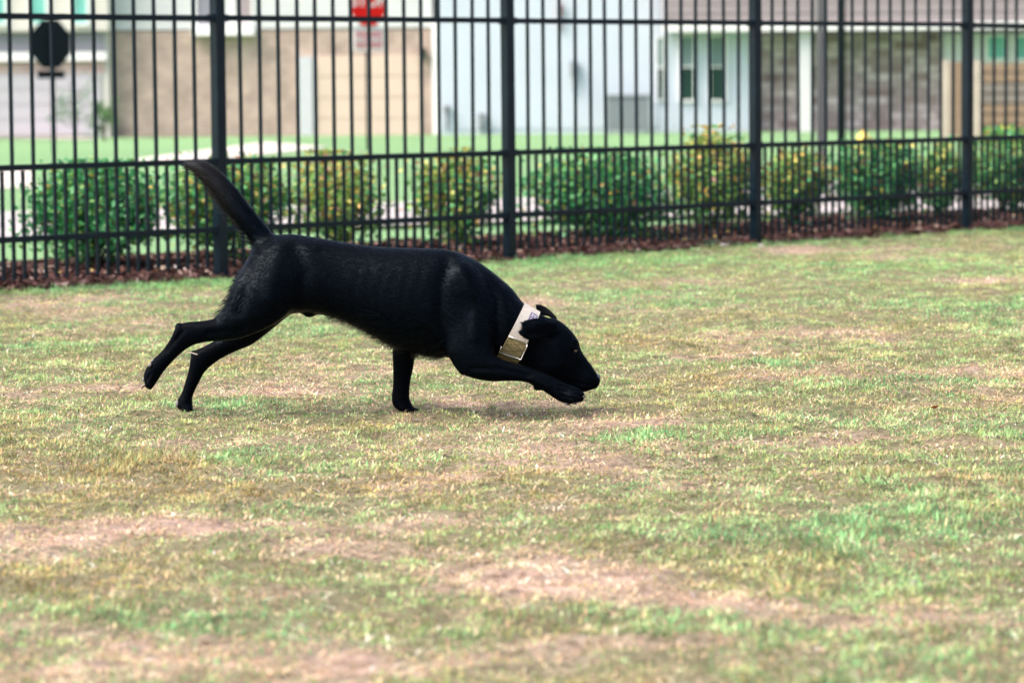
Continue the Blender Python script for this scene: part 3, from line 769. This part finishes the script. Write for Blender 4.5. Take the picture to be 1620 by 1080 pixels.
# ================================================================== the dog
feet = ground_pt(297, 657)
YD = feet.y - .055
dog = empty('dog', (at(600, 600, YD).x, YD, 0))
tag(dog, 'black short haired dog running low with its nose to the grass, wearing a tan collar', 'dog')
def P(px, py, dy=0.0): return at(px, py, YD + dy)
def catmull(A, m):
    A = np.array(A, float); n = len(A); out = []
    for i in range(n - 1):
        p0, p1, p2, p3 = A[max(i - 1, 0)], A[i], A[i + 1], A[min(i + 2, n - 1)]
        for j in range(m):
            t = j / m
            out.append(.5 * ((2 * p1) + (-p0 + p2) * t + (2 * p0 - 5 * p1 + 4 * p2 - p3) * t * t + (-p0 + 3 * p1 - 3 * p2 + p3) * t ** 3))
    out.append(A[-1]); return np.array(out)
LIMB = []     # (centre, flow direction, radius) for the lie of the coat
body = MB()
def loft(rings, flow=1, m=5, n=22, power=2.0, egg=0.0, caps=(.7, .7)):
    """rings: ax,ay,bx,by,half width,dy ; a and b are the two edge points of each section"""
    R = catmull(rings, m); s = body; b0 = len(s.v); cs = []
    secs = []
    for ax, ay, bx, by, hw, dy in R:
        A = P(ax, ay, dy); B = P(bx, by, dy); secs.append(((A + B) / 2, (A - B) / 2, hw))
    N = len(secs)
    for i, (c, u, hw) in enumerate(secs):
        cs.append(c)
        for k in range(n):
            th = 2 * math.pi * k / n; ct, st = math.cos(th), math.sin(th)
            ex = 2.0 / power
            cu = math.copysign(abs(ct) ** ex, ct); su = math.copysign(abs(st) ** ex, st)
            wfac = 1 + egg * ct
            s.v.append(tuple(c + u * cu + Vector((0, hw * su * wfac, 0))))
    for i in range(N - 1):
        for k in range(n):
            k2 = (k + 1) % n
            s.f.append((b0 + i * n + k, b0 + i * n + k2, b0 + (i + 1) * n + k2, b0 + (i + 1) * n + k))
    for end, sgn, cp in ((0, -1, caps[0]), (N - 1, 1, caps[1])):
        c, u, hw = secs[end]; c2 = secs[end + (1 if end == 0 else -1)][0]
        dirv = (c - c2).normalized(); rad = min(u.length, hw) * cp
        prev = b0 + end * n
        for q in (.45, .8):
            nb = len(s.v); sc_ = math.sqrt(1 - q * q)
            for k in range(n):
                v = Vector(s.v[b0 + end * n + k]); s.v.append(tuple(c + (v - c) * sc_ + dirv * rad * q))
            for k in range(n):
                k2 = (k + 1) % n
                s.f.append((prev + k, prev + k2, nb + k2, nb + k) if sgn > 0 else (prev + k2, prev + k, nb + k, nb + k2))
            prev = nb
        t_ = len(s.v); s.v.append(tuple(c + dirv * rad))
        for k in range(n):
            k2 = (k + 1) % n
            s.f.append((prev + k, prev + k2, t_) if sgn > 0 else (prev + k2, prev + k, t_))
    for i in range(N):
        t = (cs[min(i + 1, N - 1)] - cs[max(i - 1, 0)]).normalized() * flow
        LIMB.append((cs[i], t, (secs[i][1].length + secs[i][2]) / 2))
# trunk and neck, rump to throat (coat lies backwards)
loft([(406, 391, 372, 472, .062, 0), (421, 379, 382, 505, .082, 0), (443, 371, 420, 512, .092, 0), (482, 372, 474, 494, .090, 0), (530, 380, 528, 503, .088, 0),
      (580, 388, 574, 523, .098, 0), (630, 391, 622, 548, .108, 0), (680, 392, 675, 563, .108, 0), (712, 394, 712, 566, .102, 0), (745, 406, 738, 572, .095, 0),
      (776, 426, 757, 570, .084, 0), (806, 452, 774, 567, .073, 0), (826, 477, 787, 565, .064, 0), (842, 491, 802, 569, .057, 0), (862, 500, 828, 580, .053, 0)], flow=-1, m=5, n=32, power=2.15, egg=-.06, caps=(.22, .7))
# head
loft([(858, 501, 828, 580, .050, 0), (878, 504, 850, 592, .056, 0), (893, 513, 870, 601, .057, 0), (906, 526, 884, 608, .052, 0), (915, 539, 896, 613, .043, 0), (919.5, 554, 906, 616, .033, 0),
      (928, 567, 914, 619, .031, 0), (936, 578, 922, 620, .030, 0), (942.5, 588, 931, 618, .027, 0), (947.5, 595, 940, 615, .020, 0)], flow=-1, m=4, n=26, power=2.25, caps=(.5, .5))
# brow, cheek
body.ell(P(904, 541, -.026), .018, .014, .011); body.ell(P(904, 541, .026), .018, .014, .011)
body.ell(P(873, 572, -.030), .045, .026, .036); body.ell(P(873, 572, .030), .045, .026, .036)
body.ell(P(925, 605, -.014), .022, .017, .018); body.ell(P(925, 605, .014), .022, .017, .018)
# tail
loft([(450, 375, 421, 406, .028, 0), (436, 373, 407, 391, .027, 0), (417, 354, 391, 372, .0255, 0), (397, 330, 370, 348, .0255, .002), (378, 305, 353, 328, .025, .004), (361, 286, 336, 304, .023, .006),
      (344, 270, 320, 285, .020, .008), (329, 260, 308, 271, .016, .01), (314, 256, 301, 264, .010, .012), (299, 257, 295, 261, .005, .012)], flow=1, m=4, n=18)
# near foreleg, reaching forward
loft([(704, 446, 780, 452, .024, -.050), (698, 482, 782, 490, .036, -.060), (698, 515, 782, 522, .040, -.070), (703, 548, 781, 550, .038, -.080), (714, 572, 782, 560, .035, -.084), (727, 589, 785, 563, .033, -.087),
      (748, 598, 792, 567, .031, -.089), (774, 603, 806, 572, .027, -.090), (804, 602.5, 824, 577, .023, -.090), (830, 604, 845, 584, .020, -.090), (851, 613, 864, 590.5, .021, -.090), (868, 624, 882, 600, .021, -.090),
      (886, 635, 899, 607, .024, -.090), (903, 639, 914, 613, .026, -.090), (917, 634, 922, 620, .020, -.090)], flow=1, m=4, n=20, power=2.1)
for i, dyy in enumerate((-.117, -.099, -.081, -.064)):       # toes
    body.ell(P(914 - abs(i - 1.4) * 5, 627 + abs(i - 1.4) * 1.2, dyy), .021, .0085, .012, Matrix.Rotation(math.radians(28), 3, 'Y'))
body.ell(P(851, 612, -.09), .012, .012, .010)
# far foreleg, planted
loft([(640, 470, 715, 480, .035, .055), (630, 510, 692, 520, .034, .060), (621.5, 548, 660, 556, .029, .062), (621.5, 580, 654.5, 580, .025, .062), (621.5, 608, 649, 606, .021, .062), (619.5, 628, 648, 628, .021, .062),
      (621, 639, 651, 638, .022, .062), (628, 648, 657, 646, .025, .062), (640, 652, 664, 652, .020, .062)], flow=1, m=4, n=18, caps=(.6, .6))
for i, dyy in enumerate((.044, .056, .069, .081)): body.ell(P(654, 650, dyy), .016, .008, .009)
# near hind leg, lifted
loft([(400, 412, 478, 422, .034, -.046), (374, 440, 474, 455, .044, -.058), (361, 470, 462, 490, .044, -.066), (352, 490, 436, 515, .038, -.070), (342, 501, 392, 533, .030, -.072), (330, 506, 352, 539, .024, -.073),
      (310, 508, 326, 541, .020, -.074), (291, 510, 306, 546, .018, -.074), (278, 518, 294, 553, .018, -.074), (270, 535, 284, 561, .016, -.074), (256, 555, 270, 575, .0155, -.074), (244, 566, 259, 588, .017, -.074),
      (233, 579, 251, 600, .021, -.074), (227, 594, 245, 609, .022, -.074), (229, 607, 241, 614, .015, -.074)], flow=1, m=4, n=20)
for i, dyy in enumerate((-.092, -.080, -.068, -.056)): body.ell(P(234 + abs(i - 1.5), 605, dyy), .009, .008, .015, Matrix.Rotation(math.radians(20), 3, 'Y'))
# far hind leg, pushing off
loft([(402, 425, 486, 455, .036, .045), (378, 465, 470, 490, .042, .055), (372, 495, 452, 505.5, .040, .058), (362, 514, 433, 522, .035, .060), (350, 531, 402, 544, .029, .062), (335, 541, 377, 554, .024, .063),
      (320, 549, 352, 566, .020, .064), (307, 555, 335, 578, .018, .064), (301.5, 566, 323, 590, .017, .064), (299, 582, 313, 609, .0155, .064), (293, 604, 307, 621, .015, .064), (286, 624, 304, 632, .017, .064),
      (279, 635, 305, 640, .021, .064), (281, 645, 305, 648, .021, .064)], flow=1, m=4, n=18, caps=(.6, .5))
for i, dyy in enumerate((.046, .058, .070, .082)): body.ell(P(296, 647, dyy), .016, .008, .009)
# sheath, shoulder blade, ribs and thigh masses
body.ell(P(490, 490, 0), .022, .018, .022)
body.ell(P(736, 462, -.062), .055, .034, .080, Matrix.Rotation(math.radians(-14), 3, 'Y'))
body.ell(P(736, 462, .062), .055, .034, .080, Matrix.Rotation(math.radians(-14), 3, 'Y'))
body.ell(P(430, 442, -.050), .062, .040, .082)
body.ell(P(430, 442, .050), .062, .040, .082); body.ell(P(734, 587, -.087), .014, .016, .010)
body.ell(P(283, 515.5, -.074), .010, .009, .009); body.ell(P(307, 559, .064), .010, .009, .009)
# ears: thick soft flaps
def flap(pts, mid, th):
    s = body; b = len(s.v); n = len(pts)
    for sgn in (-1, 1):
        for px, py, dy in pts: s.v.append(tuple(P(px, py, dy + sgn * th * .55)))
        s.v.append(tuple(P(mid[0], mid[1], mid[2] + sgn * th)))
    for k in range(n):
        k2 = (k + 1) % n
        s.f.append((b + k, b + k2, b + n)); s.f.append((b + n + 1 + k2, b + n + 1 + k, b + 2 * n + 1))
        s.f.append((b + k2, b + k, b + n + 1 + k, b + n + 1 + k2))
flap([(884, 511, -.046), (872, 508, -.056), (858, 503.5, -.066), (845, 503, -.074), (834, 505.5, -.080), (826, 510, -.083), (828, 518, -.083), (820.5, 526, -.084), (828, 534, -.082), (838, 539, -.078), (850, 540, -.072), (866, 532, -.064), (882, 524, -.050)], (853, 520, -.078), .0075)
flap([(880, 508, .030), (868, 501, .046), (856, 499, .058), (849, 492, .066), (847, 481, .068), (855, 481, .064), (865, 486, .056), (874, 494, .046), (882, 503, .034)], (863, 492, .058), .007)
bm_me = body.mesh('dog_body')
bo = link('body', bm_me, None, None)
rm = bo.modifiers.new('r', 'REMESH'); rm.mode = 'VOXEL'; rm.voxel_size = .0042; rm.adaptivity = 0
sm = bo.modifiers.new('s', 'SMOOTH'); sm.factor = .5; sm.iterations = 2
dg = bpy.context.evaluated_depsgraph_get()
me2 = bpy.data.meshes.new_from_object(bo.evaluated_get(dg)); bpy.data.objects.remove(bo)
nv = len(me2.vertices); co = np.empty(nv * 3, np.float32); me2.vertices.foreach_get('co', co); co = co.reshape(-1, 3).astype(np.float64)
ed = np.empty(len(me2.edges) * 2, np.int32); me2.edges.foreach_get('vertices', ed); ed = ed.reshape(-1, 2)
def pxof(X, Y, Z):
    v = np.array((RC.transposed())) @ np.stack([X, Y, Z - H]); return 810 + F * v[0] / -v[2], 540 - F * v[1] / -v[2]
qx, qy = pxof(co[:, 0], co[:, 1], co[:, 2])
mask = (ss(346, 356, qx) * (1 - ss(470, 500, qy) * (1 - ss(360, 420, qx))) * (1 - ss(790, 815, qx)) * (1 - ss(515, 560, qy)) * ss(-1, 1, qy - 372 + 0 * qx) * np.where(qx < 455, ss(0, 14, (qx - 395) * .7 + (qy - 392)), 1) * (1 - np.exp(-(((qx - 490) / 20) ** 2 + ((qy - 496) / 16) ** 2))))[:, None] * .6
deg = np.bincount(ed.ravel(), minlength=nv)[:, None]
for _ in range(70):
    acc = np.zeros_like(co)
    for k in range(3):
        acc[:, k] = np.bincount(ed[:, 0], co[ed[:, 1], k], nv) + np.bincount(ed[:, 1], co[ed[:, 0], k], nv)
    co += (acc / deg - co) * mask
m3 = np.clip(np.exp(-(((qx - 424) / 22) ** 2 + ((qy - 390) / 18) ** 2)), 0, 1)[:, None] * .6
for _ in range(26):
    acc = np.zeros_like(co)
    for k in range(3):
        acc[:, k] = np.bincount(ed[:, 0], co[ed[:, 1], k], nv) + np.bincount(ed[:, 1], co[ed[:, 0], k], nv)
    co += (acc / deg - co) * m3
# muscles, ribs, tendons: shallow relief on both flanks
qx, qy = pxof(co[:, 0], co[:, 1], co[:, 2]); side = np.sign(YD - co[:, 1]); rel = np.zeros(nv)
def crease(pts, w_, dep, near=False):
    global rel
    best = np.full(nv, 1e9)
    for (ax, ay), (bx, by) in zip(pts[:-1], pts[1:]):
        vx, vy = bx - ax, by - ay; t = np.clip(((qx - ax) * vx + (qy - ay) * vy) / (vx * vx + vy * vy), 0, 1)
        best = np.minimum(best, (qx - ax - t * vx) ** 2 + (qy - ay - t * vy) ** 2)
    rel += dep * np.exp(-best / (w_ * w_)) * np.where((side < 0) & near, 0, 1)
crease([(712, 412), (700, 450), (697, 500), (702, 540)], 11, -.0075)          # behind the shoulder
crease([(722, 402), (742, 440), (757, 485), (752, 530)], 10, .0060)           # shoulder blade and upper arm
crease([(768, 432), (786, 480), (784, 535)], 9, -.0060)                       # between shoulder and neck
crease([(800, 462), (806, 505), (796, 548)], 8, .0045)
crease([(468, 392), (482, 430), (474, 474)], 13, -.0080)                      # in front of the thigh
crease([(400, 405), (395, 440), (380, 490)], 8, -.0050)
crease([(440, 395), (436, 430), (425, 470)], 14, .0050)
crease([(452, 480), (420, 505), (372, 524), (330, 527)], 6, -.0045)           # hamstring down to the hock
crease([(440, 385), (470, 386), (500, 392)], 8, .0040)
for k_ in range(7): crease([(560 + 20 * k_, 425), (548 + 20 * k_, 470), (556 + 20 * k_, 520)], 6, .0007)
crease([(745, 582), (790, 583), (838, 594)], 3.5, -.0040, True)               # tendons of the reaching foreleg
crease([(838, 598), (868, 612)], 3, .0030, True)
for a_, b_2 in (((886, 609), (922, 621)), ((884, 616), (922, 627)), ((888, 625), (916, 633))): crease([a_, b_2], 1.7, -.0050, True)
crease([(283, 514), (276, 530)], 4, .003); crease([(290, 524), (262, 556)], 3, -.0035)
crease([(238, 590), (230, 610)], 1.6, -.004, True); crease([(247, 590), (238, 612)], 1.6, -.004, True)
crease([(896, 601), (920, 607), (939, 609)], 1.8, -.0032)                     # lips
crease([(903, 547), (912, 551)], 3, .0030); crease([(906, 556), (912, 557)], 3, -.0035)
crease([(880, 545), (888, 575)], 9, .0040); crease([(900, 565), (925, 588)], 5, -.0025)
crease([(872, 512), (846, 512)], 3, .0030, True); crease([(862, 524), (838, 528)], 5, -.0035, True)
co[:, 1] -= side * rel * ss(0, .02, np.abs(co[:, 1] - YD))
me2.vertices.foreach_set('co', co.astype(np.float32).ravel()); me2.update()
me2.polygons.foreach_set('use_smooth', np.ones(len(me2.polygons), bool)); me2.name = 'body'

m, t, b_ = newmat('black_coat')
b_.inputs['Base Color'].default_value = (.0008, .0016, .003, 1); b_.inputs['Roughness'].default_value = .55; b_.inputs['Specular IOR Level'].default_value = .02
b_.inputs['Sheen Weight'].default_value = .0; b_.inputs['Sheen Roughness'].default_value = .4; b_.inputs['Sheen Tint'].default_value = (.5, .7, 1, 1)
tc = t.nodes.new('ShaderNodeTexCoord'); mp = t.nodes.new('ShaderNodeMapping'); mp.inputs['Scale'].default_value = (60, 200, 260)
nn = t.nodes.new('ShaderNodeTexNoise'); nn.inputs['Scale'].default_value = 1; nn.inputs['Detail'].default_value = 3
bp = t.nodes.new('ShaderNodeBump'); bp.inputs['Strength'].default_value = .5; bp.inputs['Distance'].default_value = .003
t.links.new(tc.outputs['Object'], mp.inputs[0]); t.links.new(mp.outputs[0], nn.inputs['Vector']); t.links.new(nn.outputs['Fac'], bp.inputs['Height']); t.links.new(bp.outputs[0], b_.inputs['Normal'])
M['coat'] = m
M['hair'] = tint_mat('black_hair', .32, .095); m = M['hair']; b_ = m.node_tree.nodes['Principled BSDF']
b_.inputs['Specular Tint'].default_value = (.55, .8, 1, 1)
bodyo = link('body', me2, M['coat'], None); bodyo.parent = dog; bodyo.matrix_parent_inverse = Matrix.Translation(-dog.location)
DL = dog.location.copy()
def dchild(name, mb, m, smooth=True, parent=None):
    o = mb.build(name, m, None, smooth) if isinstance(mb, MB) else link(name, mb, m)
    o.parent = parent or dog
    if parent is None: o.matrix_parent_inverse = Matrix.Translation(-DL)
    return o

# short coat hairs along the lie of the coat
nv = len(me2.vertices); co = np.empty(nv * 3, np.float32); me2.vertices.foreach_get('co', co); co = co.reshape(-1, 3)
me2.calc_loop_triangles(); nt_ = len(me2.loop_triangles); tr = np.empty(nt_ * 3, np.int32); me2.loop_triangles.foreach_get('vertices', tr); tr = tr.reshape(-1, 3)
vn = np.empty(nv * 3, np.float32); me2.vertex_normals.foreach_get('vector', vn); vn = vn.reshape(-1, 3)
ar = np.linalg.norm(np.cross(co[tr[:, 1]] - co[tr[:, 0]], co[tr[:, 2]] - co[tr[:, 0]]), axis=1); ar /= ar.sum()
NH = 190000
fi = rng.choice(nt_, NH, p=ar); bb = rng.dirichlet((1, 1, 1), NH).astype(np.float32)
Pp = (co[tr[fi]] * bb[..., None]).sum(1); Nn = (vn[tr[fi]] * bb[..., None]).sum(1); Nn /= np.linalg.norm(Nn, axis=1)[:, None] + 1e-9
LC = np.array([list(l[0]) for l in LIMB]); LD = np.array([list(l[1]) for l in LIMB]); LR = np.array([l[2] for l in LIMB])
fl = np.zeros((NH, 3))
for i in range(0, NH, 20000):
    dd = np.linalg.norm(Pp[i:i + 20000, None] - LC[None], axis=2) / (LR[None] + .01)
    wgt = np.exp(-((dd - dd.min(1, keepdims=True)) * 6)); fl[i:i + 20000] = (wgt[..., None] * LD[None]).sum(1)
fl += np.array([0, 0, -.25]) * np.linalg.norm(fl, axis=1)[:, None]
fl += rng.normal(0, .12, (NH, 3)) * np.linalg.norm(fl, axis=1)[:, None]
fl += .35 * np.stack([vnoise(Pp[:, 0] * 30, Pp[:, 2] * 30, 5) - .5, vnoise(Pp[:, 0] * 30, Pp[:, 2] * 30, 6) - .5, vnoise(Pp[:, 0] * 30, Pp[:, 2] * 30, 7) - .5], 1)
fl -= (fl * Nn).sum(1)[:, None] * Nn; fl /= np.linalg.norm(fl, axis=1)[:, None] + 1e-9
def pxof(X, Y, Z):
    v = np.array((RC.transposed())) @ np.stack([X, Y, Z - H]); return 810 + F * v[0] / -v[2], 540 - F * v[1] / -v[2]
hx, hy_ = pxof(Pp[:, 0], Pp[:, 1], Pp[:, 2])
tuft = rng.random(NH) < .16; ln = np.full(NH, .0085); lift = np.full(NH, .16)
tail = (hx < 440) & (hy_ < 395); ln[tail] = .020; lift[tail] = .30
under = tail & (Nn[:, 2] + Nn[:, 0] * .8 < -.55); ln[under] = np.where(tuft[under], .034, .018); lift[under] = np.where(tuft[under], .8, .4)
rw_ = (1 - ss(362, 402, hx)) * ss(388, 412, hy_) * (1 - ss(492, 512, hy_)); ln += rw_ * np.where(tuft, .024, .006); lift += rw_ * np.where(tuft, .75, .3)
belly = (hx > 520) & (hx < 705) & (hy_ > 490) & (Nn[:, 2] < -.2); ln[belly] = np.where(tuft[belly], .026, .010); lift[belly] = np.where(tuft[belly], .95, .4)
leg = ((hy_ > 566) & (hx > 600)) | ((hy_ > 545) & (hx < 600)) | ((hx < 345) & (hy_ > 500)); ln[leg] = .006; lift[leg] = .10
neck = (hx > 700) & (hx < 830) & (hy_ < 520); ln[neck] = .012
head = (hx > 835); ln[head] = .0042; lift[head] = .08
ln *= rng.uniform(.6, 1.25, NH); lift = lift * rng.uniform(.4, 1.6, NH)
keep = ~((hx > 898) & (hx < 918) & (hy_ > 546) & (hy_ < 564) & (Nn[:, 1] < 0)) & ~(hx > 936)
Pp, Nn, fl, ln, lift = Pp[keep], Nn[keep], fl[keep], ln[keep], lift[keep]; nh = len(Pp)
sd = np.cross(Nn, fl); wd_ = (rng.uniform(.00035, .00075, nh) * np.where(ln > .019, 1.9, 1))[:, None]
d1 = fl * np.cos(lift)[:, None] + Nn * np.sin(lift)[:, None]; d2 = fl * np.cos(lift * .3)[:, None] + Nn * np.sin(lift * .3)[:, None]
q0 = Pp - Nn * .0005; q1 = q0 + d1 * ln[:, None] * .5; q2 = q1 + d2 * ln[:, None] * .5
V = np.stack([q0 - sd * wd_, q0 + sd * wd_, q1 + sd * wd_ * .8, q1 - sd * wd_ * .8, q2], 1).reshape(-1, 3)
b0 = (np.arange(nh) * 5)[:, None]
tx, tz = pxof(Pp[:, 0], Pp[:, 1], Pp[:, 2])
tl = (ss(440, 300, tx) if False else (1 - ss(300, 400, tx))) * (tz < 396) * (tx < 440)
hc = np.array([.0010, .0020, .0036]) * (1 - tl[:, None]) + np.array([.017, .0155, .0150]) * tl[:, None]  # tail hair lightened toward the tip, light from behind and left put into colour
hc = hc * np.exp(rng.normal(0, .35, (nh, 1)))
fur = np_mesh('fur', V, np.concatenate([b0 + np.array([q]) for q in ([2, 1, 0], [3, 2, 0], [4, 2, 3])]), 3, True, np.repeat(hc, 5, 0))
HN = Nn + rng.normal(0, .07, (nh, 3)) + .10 * np.stack([vnoise(Pp[:, 0] * 60, Pp[:, 2] * 140 + Pp[:, 0] * 60, q) - .5 for q in (3, 4, 5)], 1); HN /= np.linalg.norm(HN, axis=1)[:, None]
fur.normals_split_custom_set_from_vertices(np.repeat(HN, 5, 0).astype(np.float32))
o = dchild('fur', fur, M['hair']); o['kind'] = 'stuff'

# eyes, nose, pads, claws
M['eye'] = mat('dark_wet_eye', (.012, .007, .004), .06, .8, var=.1)
M['iris'] = mat('brown_iris', (.05, .03, .012), .1, .8, var=.1)
M['nose'] = mat('moist_grey_nose', (.06, .07, .08), .32, .5, var=.2, scale=200, bump=.4, bscale=900)
M['pad'] = mat('grey_paw_pad', (.20, .19, .19), .75, .3, var=.2, scale=90, bump=.4, bscale=500)
M['claw'] = mat('dark_claw', (.03, .028, .026), .3, .5, var=.1)
for s, lab in ((-1, 'near'), (1, 'far')):
    e = dchild('eye', MB().ell(P(909, 554.5, s * .0315), .0068, .0068, .0068, None, 18, 12), M['eye'])
    dchild('iris', MB().ell(P(909.6, 554.3, s * .0352), .0036, .0036, .0036), M['iris'], True, None)
dchild('nose', MB().ell(P(942.5, 599, 0), .0115, .016, .0135, Matrix.Rotation(math.radians(35), 3, 'Y'), 18, 12), M['nose'])
for s in (-1, 1): dchild('nostril', MB().ell(P(945, 602, s * .0085), .0040, .0045, .0030), M['eye'])
def pad(px, py, dy, rx, ry, rz, a=0): return dchild('paw_pad', MB().ell(P(px, py, dy), rx, ry, rz, Matrix.Rotation(math.radians(a), 3, 'Y')), M['pad'])
pad(234, 589, -.076, .006, .013, .010, 25); pad(242, 571, -.074, .004, .007, .006, 30); pad(237, 577, -.090, .004, .006, .006, 30); pad(228, 600, -.068, .0045, .007, .006, 15)
pad(281, 638, .062, .006, .012, .010, 10); pad(896, 637.5, -.09, .011, .012, .004, 30); pad(909, 638, -.10, .006, .007, .003, 10)
for dyy in (-.112, -.098, -.082, -.068):
    p = P(922, 627, dyy); dchild('claw', MB().tube([p, p + Vector((.006, 0, -.001)), p + Vector((.010, 0, -.005))], [.0026, .002, .0006], 6), M['claw'])
for dyy in (-.092, -.080, -.068, -.056):
    p = P(229, 610, dyy); dchild('claw', MB().tube([p, p + Vector((-.006, 0, -.003)), p + Vector((-.008, 0, -.009))], [.0024, .0018, .0006], 6), M['claw'])

# collar
M['beige'] = mat('beige_webbing', (.50, .47, .42), .9, .2, var=.10, scale=200, bump=.5, bscale=900)
M['olive'] = mat('khaki_webbing', (.29, .24, .115), .9, .2, var=.25, scale=160, bump=.6, bscale=900)
M['steel'] = mat('steel_ring', (.75, .74, .72), .25, .5, metal=1, var=.05)
M['violet'] = mat('violet_patch', (.13, .12, .19), .7, .2, var=.12, scale=300)
M['stitch'] = mat('dark_stitching', (.05, .04, .02), .8, .2, var=.1)
collar = bpy.data.objects.new('collar', None); COL.objects.link(collar); collar.parent = dog; collar.matrix_parent_inverse = Matrix.Translation(-DL)
A0, A1 = P(830, 479.5), P(854.5, 494); B0_, B1 = P(784, 567), P(817.5, 577)
def cpt(th, v, out=0.0):
    """th: 0 at the nape, pi at the throat, near side first; v: 0 rear edge .. 1 front edge"""
    a = A0.lerp(A1, v); b = B0_.lerp(B1, v); c = (a + b) / 2; u = (a - b) / 2; hw = .0705 + (.0655 - .0705) * v + out
    u2 = u * (1 + out / u.length)
    ct, st = math.cos(th), math.sin(th)
    return c + u2 * ct + Vector((0, -hw * st, 0))
def band(t0, t1, name, m, o0, o1, n=40, v0=0, v1=1):
    s = MB()
    for i in range(n + 1):
        th = t0 + (t1 - t0) * i / n
        for v, oo in ((v0, o0), (v0, o1), (v1, o1), (v1, o0)): s.v.append(tuple(cpt(th, v, oo)))
    for i in range(n):
        for k in range(4):
            k2 = (k + 1) % 4; s.f.append((i * 4 + k, i * 4 + k2, (i + 1) * 4 + k2, (i + 1) * 4 + k))
    s.f.append((0, 1, 2, 3)); s.f.append(tuple(n * 4 + k for k in (3, 2, 1, 0)))
    o = s.build(name, m, collar); return o
TH = math.radians
band(TH(-178), TH(98), 'strap', M['beige'], -.004, .0015, 90)
band(TH(96), TH(184), 'khaki_panel', M['olive'], -.004, .0035, 40)
band(TH(30), TH(62), 'patch', M['violet'], .0017, .0027, 12, .52, .93)
st = MB()
def cline(s, pts, r, out): s.tube([cpt(TH(a), v, out) for a, v in pts], r, 5)
for a0, a1 in ((99, 112), (113, 126), (136, 149), (150, 163)):
    cline(st, [(a0, .1), ((a0 + a1) / 2, .5), (a1, .9)], .0005, .0038); cline(st, [(a0, .9), ((a0 + a1) / 2, .5), (a1, .1)], .0005, .0038)
    cline(st, [(a0, .08), (a0, .92)], .0005, .0038)
for v in (.07, .93): cline(st, [(98 + i * 8, v) for i in range(11)], .0005, .0038)
st.build('stitching', M['stitch'], collar)
pm = MB()
for (a, v0, v1) in ((36, .6, .86), (41, .58, .72), (41, .78, .88), (47, .6, .88), (53, .6, .7), (53, .76, .88)): cline(pm, [(a, v0), (a, v1)], .0006, .0030)
cline(pm, [(33, .62), (57, .62)], .0004, .003); cline(pm, [(33, .88), (57, .84)], .0004, .003)
pm.build('patch_lettering', M['signwhite'], collar)
rg = MB(); rg.tube([cpt(TH(118), -.05, .006), cpt(TH(131), -.05, .007), cpt(TH(131), .5, .0075), cpt(TH(131), 1.05, .007), cpt(TH(104), 1.04, .006), cpt(TH(97), 1.02, .005)], .0014, 8)
rg.build('ring', M['steel'], collar, True)
sl = MB(); sl.tube([cpt(TH(96), .0, .004), cpt(TH(96), .5, .0045), cpt(TH(96), 1.0, .004)], .0011, 6); sl.build('slide', M['steel'], collar, True)
tg = MB(); p = P(781, 561, -.02)
tg.box(-.013, .011, -.002, .002, -.005, .005, .002, Matrix.Translation(p) @ Matrix.Rotation(math.radians(42), 4, 'Y')); tg.build('strap_end', M['beige'], collar)

# ------------------------------------------------------------------ small things in the grass
s0 = P(295, 557, .03); s1 = P(313, 560, .03)
o = MB().tube([s0, s0.lerp(s1, .5) + Vector((0, -.004, .001)), s1 + Vector((0, -.012, 0))], [.0008, .0013, .0009], 6).build('straw', M['wood_pale'])
tag(o, 'pale dry straw caught on the hock of the planted hind leg', 'straw')
lm = leaf_mesh('leaf', np.array([[0, 0, .0]]), np.array([.013]), np.array([[.24, .06, .025]]), .3, .6)
p = ground_pt(1479, 657); o = link('fallen_leaf', lm, M['leaf']); o.location = (p.x, p.y, float(height(p.x, p.y)) + .02)
tag(o, 'small red brown fallen leaf on the lawn at the right', 'leaf')
for px, py, lab in ((1204, 390, 'pale pebble at the foot of the third fence post'), (1144, 392, 'pale pebble in the green edge left of the third post')):
    p = ground_pt(px, py); o = MB().ell((0, 0, 0), .018, .014, .010, None, 10, 7).build('pebble', M['concrete'], None, True)
    o.location = (p.x, p.y, float(height(p.x, p.y)) + .012); tag(o, lab, 'pebble')
